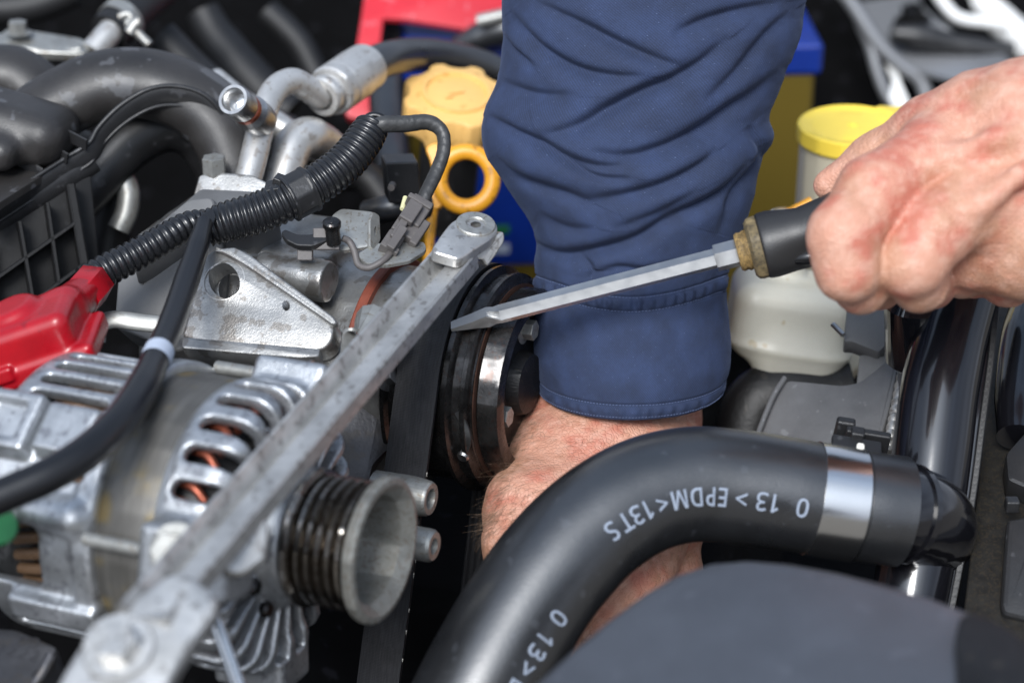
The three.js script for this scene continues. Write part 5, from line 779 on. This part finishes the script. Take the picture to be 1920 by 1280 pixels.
// ---------------------------------------------------------------- the mechanic: bare hands and one navy sleeve
{
  const man = thing('person', 'mechanic in navy work sleeve, one hand reaching down, the other gripping a screwdriver', 'person');
  const skinTone = (g, red) => {                           // mottled, freckled skin as pigment in the vertex colours
    const p = g.attributes.position, c = new Float32Array(p.count * 3);
    for (let i = 0; i < p.count; i++) {
      const x = p.getX(i), y = p.getY(i), z = p.getZ(i), a = fbm(x * 70, y * 70, z * 70, 4), b = fbm(x * 330 + 9, y * 330, z * 330, 3), f = fbm(x * 420, y * 420 + 5, z * 420, 2), v = fbm(x * 45 + 3, y * 45, z * 45, 3);
      const blotch = sstep(0.46, 0.66, a) * red, pale = sstep(0.4, 0.75, b) * 0.6, freck = sstep(0.60, 0.70, f) * (red > 0.9 ? 0.2 : 0.6) * sstep(0.38, 0.56, v);
      let r = 0.57, gr = 0.285, bl = 0.195;
      r = mix(r, 0.50, blotch); gr = mix(gr, 0.165, blotch); bl = mix(bl, 0.11, blotch); const tan = sstep(0.5, 0.68, v) * 0.5; r = mix(r, 0.44, tan); gr = mix(gr, 0.24, tan); bl = mix(bl, 0.14, tan);
      r = mix(r, 0.68, pale * 0.7); gr = mix(gr, 0.42, pale * 0.7); bl = mix(bl, 0.32, pale * 0.7);
      r = mix(r, 0.34, freck); gr = mix(gr, 0.16, freck); bl = mix(bl, 0.09, freck);
      c[i * 3] = r; c[i * 3 + 1] = gr; c[i * 3 + 2] = bl;
    }
    g.setAttribute('color', new THREE.BufferAttribute(c, 3)); return g;
  };
  const chain = (js, k) => { const P3 = js.map(([x, y, d, r]) => [P(x, y, d), r]); return (x, y, z) => { let d = 1e3; for (let i = 1; i < P3.length; i++) { const q = sCap(x, y, z, P3[i - 1][0], P3[i][0], P3[i - 1][1], P3[i][1]); d = d > 9 ? q : smin(d, q, k); } return d; }; };
  const bounds = (js, pad) => { const b = new THREE.Box3(); for (const [x, y, d, r] of js) { const p = P(x, y, d); b.expandByPoint(p.clone().addScalar(r + pad)); b.expandByPoint(p.clone().addScalar(-r - pad)); } return b; };
  const skinRelief = (x, y, z, k = 1) => k * (0.0011 * (fbm(x * 150, y * 150, z * 150, 3) - 0.5) + 0.0007 * (Math.abs(vnoise(x * 330, y * 330, z * 330) - 0.5) - 0.25));

  // right hand on the handle
  const thumb = [[1830, 215, 0.915, 0.019], [1745, 245, 0.925, 0.0145], [1640, 302, 0.936, 0.0112], [1556, 346, 0.942, 0.0070]];
  const index = [[1740, 300, 0.900, 0.0165], [1640, 362, 0.886, 0.0150], [1582, 442, 0.876, 0.0140], [1590, 505, 0.878, 0.0125], [1615, 538, 0.892, 0.0102], [1655, 545, 0.922, 0.0082]];
  const middle = [[1830, 370, 0.890, 0.0170], [1752, 432, 0.882, 0.0148], [1708, 494, 0.880, 0.0134], [1724, 530, 0.892, 0.0112], [1752, 540, 0.92, 0.0090]];
  const ring = [[1890, 430, 0.905, 0.0160], [1822, 486, 0.912, 0.0118], [1806, 508, 0.925, 0.0104], [1826, 520, 0.942, 0.0092]];
  const small = [[1950, 480, 0.918, 0.0145], [1890, 525, 0.932, 0.0105], [1880, 532, 0.946, 0.0095]];
  const palm = [[1770, 300, 0.91, 0.018], [1850, 380, 0.903, 0.020], [1930, 470, 0.91, 0.0185]];
  const back1 = [[1800, 260, 0.912, 0.0190], [1900, 240, 0.905, 0.0255], [2010, 240, 0.90, 0.030]];
  const back2 = [[1850, 390, 0.905, 0.0190], [1930, 340, 0.903, 0.025], [2020, 300, 0.90, 0.030]];
  const back3 = [[1905, 468, 0.905, 0.0185], [1985, 448, 0.900, 0.0255], [2060, 400, 0.895, 0.031]];
  const fore = [[2010, 260, 0.90, 0.033], [2140, 220, 0.885, 0.034], [2330, 170, 0.87, 0.040]];
  const tend = [[[1758, 306, 0.886, 0.0042], [1860, 262, 0.878, 0.0036], [1960, 240, 0.872, 0.003]], [[1838, 384, 0.872, 0.0046], [1910, 330, 0.869, 0.0038], [2000, 280, 0.868, 0.003]], [[1690, 250, 0.920, 0.003], [1790, 180, 0.905, 0.0028], [1880, 150, 0.895, 0.0025]]];
  const F = [thumb, index, middle, ring, small, palm, back1, back2, back3, fore].map(j => chain(j, 0.006)), T = tend.map(j => chain(j, 0.003));
  const hand = (x, y, z) => {
    let body = smin(smin(F[5](x, y, z), F[6](x, y, z), 0.014), smin(F[7](x, y, z), F[8](x, y, z), 0.014), 0.014); body = smin(body, F[9](x, y, z), 0.02);
    for (const t of T) body = smin(body, t(x, y, z), 0.006);
    let d = smin(body, F[0](x, y, z), 0.007);
    let fg = F[1](x, y, z); fg = smin(fg, F[2](x, y, z), 0.0026); fg = smin(fg, F[3](x, y, z), 0.0026); fg = smin(fg, F[4](x, y, z), 0.0026);
    d = smin(d, fg, 0.008);
    return d + (d < 0.004 ? skinRelief(x, y, z, 0.8) : 0);
  };
  const hb = bounds([thumb, index, middle, ring, small, palm, back1, back2, back3, fore].flat(), 0.012);
  const handG = skinTone(sdfMesh(hand, hb.min, hb.max, 0.0013), 1);
  // left forearm and hand reaching down behind the hose
  const wrist = [[1190, 430, 1.059, 0.03], [1170, 640, 1.056, 0.03], [1155, 790, 1.046, 0.031]];
  const wristL = [[1140, 640, 1.056, 0.025], [1085, 790, 1.042, 0.0265], [1040, 885, 1.0158, 0.0235], [990, 960, 0.9792, 0.0165], [966, 1020, 0.9692, 0.0135]];
  const wristR = [[1190, 640, 1.056, 0.026], [1206, 790, 1.046, 0.0245], [1200, 880, 1.0208, 0.025], [1190, 990, 0.9892, 0.023], [1180, 1080, 0.9742, 0.02]];
  const midB = [[1152, 790, 1.044, 0.026], [1120, 880, 1.0158, 0.028], [1090, 980, 0.9892, 0.024], [1075, 1090, 0.9692, 0.0195]];
  const fing = [[[966, 1020, 0.965, 0.0130], [960, 1130, 0.97, 0.0110], [980, 1210, 0.99, 0.0095], [1010, 1250, 1.01, 0.0085]],
    [[1040, 1070, 0.965, 0.0130], [1020, 1190, 0.965, 0.0110], [1040, 1270, 0.99, 0.0095], [1080, 1290, 1.015, 0.0085]],
    [[1110, 1090, 0.965, 0.0130], [1095, 1210, 0.965, 0.0110], [1110, 1285, 0.99, 0.0095], [1145, 1300, 1.015, 0.0085]],
    [[1178, 1080, 0.97, 0.0120], [1172, 1180, 0.972, 0.0100], [1185, 1240, 0.99, 0.0088], [1210, 1255, 1.01, 0.008]],
    [[1215, 900, 1.005, 0.0165], [1262, 990, 1.01, 0.0130], [1270, 1080, 1.01, 0.0112], [1250, 1150, 1.01, 0.0092]]];
  const W = [wrist, wristL, wristR, midB].map(j => chain(j, 0.012)), FF = fing.map(j => chain(j, 0.005));
  const knuck = chain([[962, 936, 0.988, 0.0098], [956, 962, 0.984, 0.0085]], 0.004);
  const arm = (x, y, z) => { let d = smin(smin(W[0](x, y, z), W[1](x, y, z), 0.02), smin(W[2](x, y, z), W[3](x, y, z), 0.02), 0.02); d = smin(d, knuck(x, y, z), 0.012); let f = FF[0](x, y, z); for (let i = 1; i < 5; i++) f = smin(f, FF[i](x, y, z), 0.0025); d = smin(d, f, 0.009); return d + (d < 0.004 ? skinRelief(x, y, z, 1.1) : 0); };
  const ab = bounds([wrist, wristL, wristR, midB, ...fing].flat(), 0.012);
  const armG = skinTone(sdfMesh(arm, ab.min, ab.max, 0.0013), 0.8);
  const both = mergeGeometries([handG, armG]);
  const skin = part(man, 'skin', both, MT.skin, 'freckled reddish bare hands and wrist');
  // thumb nail
  part(skin, 'thumbnail', sweep(pxs([[1566, 326, 0.938], [1580, 320, 0.937], [1594, 314, 0.936]]), [0.0035, 0.0042, 0.0036], { seg: 10, sides: 14, flat: [0.35, 1] }), MT.nail);
  // fine hair on the wrist, rooted on the skin by marching onto the surface
  const strands = [];
  const root = (px, py, d0) => { const dir = P(px, py, 1).sub(CAM).normalize(); let p = P(px, py, d0); for (let i = 0; i < 60; i++) { const q = arm(p.x, p.y, p.z); if (Math.abs(q) < 0.0002) return p; p.addScaledVector(dir, q * 0.8); if (-p.clone().sub(CAM).dot(CZ) > 1.06) return null; } return null; };
  const nrmAt = p => { const e = 0.0015, f = arm; return V(f(p.x + e, p.y, p.z) - f(p.x - e, p.y, p.z), f(p.x, p.y + e, p.z) - f(p.x, p.y - e, p.z), f(p.x, p.y, p.z + e) - f(p.x, p.y, p.z - e)).normalize(); };
  for (let i = 0; i < 900; i++) {
    const py = rr(735, 1000), t = (py - 735) / 265, l = mix(1000, 915, t), edge = rnd() < 0.5, px = edge ? l + rr(-14, 60) * rnd() : rr(l, mix(1300, 1010, t)); const p = root(px, py, 0.94); if (!p) continue;
    const n = nrmAt(p), flow = D(rr(-0.9, 0.3), rr(-1, -0.1), rr(-0.3, 0.3)).normalize(), ln = rr(0.004, 0.012) * (edge ? 1.2 : 1), q = [p.clone().addScaledVector(n, -0.0004)]; let dir = n.clone().multiplyScalar(0.55).add(flow.clone().multiplyScalar(0.8)).normalize();
    for (let k = 1; k <= 5; k++) { dir.addScaledVector(flow, 0.25).add(D(rr(-0.16, 0.16), rr(-0.16, 0.16), rr(-0.16, 0.16))).normalize(); q.push(q[k - 1].clone().addScaledVector(dir, ln / 5)); }
    strands.push(strand(q, rr(0.00004, 0.00007)));
  }
  const hair = part(skin, 'arm_hair', join(strands), MT.hair); hair.userData.kind = 'stuff';

  // sleeve: cross-sections along the arm, relief of folds, seams and hem
  const lk = [[-60, 946], [0, 940], [60, 942], [120, 938], [165, 926], [205, 909], [250, 905], [290, 912], [330, 938], [380, 972], [430, 999], [470, 1003], [490, 1002], [530, 1004], [580, 1000], [640, 1000], [690, 1006], [740, 1018]];
  const rk = [[-60, 1520], [0, 1512], [60, 1504], [105, 1488], [150, 1470], [190, 1453], [222, 1438], [250, 1443], [290, 1438], [330, 1424], [380, 1408], [430, 1392], [500, 1370], [545, 1362], [600, 1366], [680, 1368], [740, 1350]];
  const interp = (T, y) => { if (y <= T[0][0]) return T[0][1]; for (let i = 1; i < T.length; i++) if (y <= T[i][0]) { const a = T[i - 1], b = T[i], p0 = T[Math.max(i - 2, 0)], p3 = T[Math.min(i + 1, T.length - 1)], t = (y - a[0]) / (b[0] - a[0]), m0 = (b[1] - p0[1]) / (b[0] - p0[0]) * (b[0] - a[0]), m1 = (p3[1] - a[1]) / (p3[0] - a[0]) * (b[0] - a[0]); return (2 * t ** 3 - 3 * t * t + 1) * a[1] + (t ** 3 - 2 * t * t + t) * m0 + (-2 * t ** 3 + 3 * t * t) * b[1] + (t ** 3 - t * t) * m1; } return T.at(-1)[1]; };
  const folds = [   // [points, depth in metres, half width in pixels]
    [[[1000, 2], [1086, 41], [1155, 76], [1224, 107], [1285, 130]], 0.0034, 20], [[[955, 22], [993, 65], [1035, 100], [1086, 127], [1148, 141], [1215, 144]], 0.0040, 20],
    [[[1012, 258], [1086, 234], [1138, 203], [1207, 168], [1258, 148], [1310, 117], [1361, 76]], 0.0052, 24], [[[908, 214], [966, 244], [1018, 268], [1069, 296], [1121, 311], [1180, 312]], 0.0044, 20],
    [[[1090, 282], [1172, 292], [1241, 275], [1310, 241], [1361, 206], [1413, 172], [1470, 128]], 0.0048, 26], [[[1090, 377], [1172, 364], [1241, 344], [1310, 309], [1340, 285]], 0.0038, 22],
    [[[925, 292], [966, 327], [1018, 347], [1072, 364], [1110, 380]], 0.0040, 20], [[[1190, 446], [1258, 406], [1310, 382], [1354, 354], [1400, 305]], 0.0048, 22],
    [[[996, 455], [1052, 474], [1121, 465], [1189, 445], [1245, 415]], 0.0044, 20], [[[1260, 66], [1310, 41], [1378, 20], [1470, 4]], 0.0032, 22],
    [[[1350, 440], [1371, 372], [1410, 320], [1438, 280]], 0.0036, 22], [[[1110, 512], [1160, 500], [1210, 504], [1262, 490]], 0.0020, 14], [[[1085, 478], [1110, 500], [1108, 522]], 0.0016, 12],
    [[[1320, 190], [1380, 130], [1440, 60], [1490, 20]], 0.0030, 24], [[[940, 60], [965, 90], [990, 112], [1004, 126]], 0.0022, 12], [[[1060, 300], [1120, 330], [1190, 335]], 0.0024, 16], [[[930, 150], [1000, 175], [1080, 180]], 0.0026, 24],
    [[[1400, 236], [1420, 262], [1440, 300]], 0.0028, 16], [[[1150, 430], [1240, 395], [1300, 360]], 0.0024, 20], [[[1010, 400], [1060, 425], [1120, 430]], 0.0026, 22]];
  const lines = folds.map(([p, a, w]) => { const c = new THREE.CatmullRomCurve3(p.map(([x, y]) => V(x, y, 0))), q = c.getPoints(40); return { q, a, w, x0: Math.min(...q.map(v => v.x)) - 90, x1: Math.max(...q.map(v => v.x)) + 90, y0: Math.min(...q.map(v => v.y)) - 90, y1: Math.max(...q.map(v => v.y)) + 90 }; });
  const relief = (x, y) => {
    let d = 0;
    for (const { q, a, w, x0, x1, y0, y1 } of lines) {
      if (x < x0 || x > x1 || y < y0 || y > y1) continue; let best = 1e9, bi = 0, bt = 0;
      for (let i = 0; i < 40; i++) { const ax = q[i].x, ay = q[i].y, bx = q[i + 1].x - ax, by = q[i + 1].y - ay, t = clamp(((x - ax) * bx + (y - ay) * by) / (bx * bx + by * by)), e = Math.hypot(x - ax - bx * t, y - ay - by * t); if (e < best) { best = e; bi = i; bt = t; } }
      const u = (bi + bt) / 40, bx = q[bi + 1].x - q[bi].x, by = q[bi + 1].y - q[bi].y, cr = bx * (y - q[bi].y) - by * (x - q[bi].x), s = (cr * Math.sign(bx || 1) > 0 ? 1 : -1) * best, k = Math.pow(Math.sin(Math.PI * clamp(u, 0.02, 0.98)), 0.7) * sstep(0, 0.001, u) * a;
      const e0 = (s + w * 1.1) / (w * (s < -w * 1.1 ? 2.0 : 0.9)), e1 = s / (w * (s > 0 ? 0.75 : 0.36)), e2 = (s - w * 1.6) / (w * 1.4);
      d += 1.05 * k * (0.62 * Math.exp(-e0 * e0) - 0.95 * Math.exp(-e1 * e1) + 0.12 * Math.exp(-e2 * e2));
    }
    return d;
  };
  const Ymax = 732, NV = 420, NU = 460, pos = [], uv = [], idx = [];
  const seamY = x => 516 + 42 * Math.sin(clamp((x - 1000) / 365) * Math.PI);
  const surf = (v, ang, off = 0) => {                      // v: row in pixels, ang: 0 = right silhouette, pi/2 = front
    const l = interp(lk, v), r = interp(rk, v), cx = (l + r) / 2, hw = (r - l) / 2, fr = Math.sin(ang), tilt = 46 * sstep(-60, 500, v) + 8, px = cx + hw * Math.cos(ang), py = v + tilt * fr, dc = 1.020 - 0.01 * (1 - v / 740), hd = M(hw, 1.0) * mix(0.66, 0.84, sstep(500, 740, v));
    let q = off; if (fr > -0.3) { const k = sstep(-0.3, 0.15, fr); q += k * relief(px, py); }
    q += 0.0016 * (fbm(px * 0.012, py * 0.012, ang * 2, 3) - 0.5) + 0.0004 * (fbm(px * 0.06, py * 0.06, 7, 2) - 0.5);
    const sy = py - seamY(px), pu = 0.5 + 0.5 * Math.sin(px * 0.33 + 2.5 * vnoise(px * 0.03, 3, 1)) * (0.5 + vnoise(px * 0.05, 8, 1));
    q += 0.0011 * Math.exp(-((sy - 13) ** 2) / 130) * (0.2 + 1.5 * pu) - 0.0011 * Math.exp(-(sy * sy) / 10) - 0.0008 * Math.exp(-((sy - 26) ** 2) / 10) + 0.0005 * sstep(-2, 2, sy);
    const hy = (Ymax - v); q += -0.0008 * Math.exp(-((hy - 26) ** 2) / 9) + 0.0010 * Math.exp(-((hy - 12) ** 2) / 90) * (0.3 + 0.9 * (0.5 + 0.5 * Math.sin(px * 0.27 + 3 * vnoise(px * 0.04, 5, 2))));
    const cosA = Math.cos(ang), p = P(px, py, dc - hd * fr); const n = D(cosA * hd, -0.22 * fr * hd, fr * M(hw, 1)).normalize(); return p.addScaledVector(n, q);
  };
  const rows = []; for (let i = 0; i <= NV; i++) rows.push([mix(-58, Ymax, i / NV), 0]); rows.push([Ymax + 1.5, -0.0003], [Ymax + 2, -0.0011], [Ymax + 1, -0.0020], [Ymax - 6, -0.0024], [Ymax - 40, -0.003], [Ymax - 120, -0.004]);
  rows.forEach(([v, off]) => { for (let j = 0; j <= NU; j++) { const ang = j / NU * 2 * Math.PI - Math.PI / 2, p = surf(v, ang, off); pos.push(p.x, p.y, p.z); uv.push(j / NU * 0.34, v / 4000); } });
  for (let i = 0; i < rows.length - 1; i++) for (let j = 0; j < NU; j++) { const q = i * (NU + 1) + j; idx.push(q, q + 1, q + NU + 1, q + 1, q + NU + 2, q + NU + 1); }
  const g = new THREE.BufferGeometry(); g.setAttribute('position', new THREE.Float32BufferAttribute(pos, 3)); g.setAttribute('uv', new THREE.Float32BufferAttribute(uv, 2)); g.setIndex(idx); g.computeVertexNormals();
  const sleeve = part(man, 'sleeve', g, MT.navy, 'navy twill work sleeve with stitched cuff');
  const st = []; const stitch = (vf, a0, a1, n) => { for (let i = 0; i < n; i++) { const a = mix(a0, a1, i / n), a2 = a + (a1 - a0) / n * 0.58; st.push(strand([surf(vf(a), a, 0.00025), surf(vf((a + a2) / 2), (a + a2) / 2, 0.0006), surf(vf(a2), a2, 0.00025)], 0.0003, 4)); } };
  const seamV = k => a => { let v = 520; for (let i = 0; i < 6; i++) { const l = interp(lk, v), r = interp(rk, v), px = (l + r) / 2 + (r - l) / 2 * Math.cos(a), tilt = 46 * sstep(-60, 500, v) + 8; v += seamY(px) + k - (v + tilt * Math.sin(a)); } return v; };
  stitch(seamV(0), 0.05, 3.09, 85); stitch(seamV(26), 0.05, 3.09, 85); stitch(() => Ymax - 26, 0.05, 3.09, 85); stitch(() => Ymax - 4, 0.05, 3.09, 85);
  const sg = part(sleeve, 'stitching', join(st), MT.thread); sg.userData.kind = 'stuff';
}

settle();
renderer.render(scene, camera);
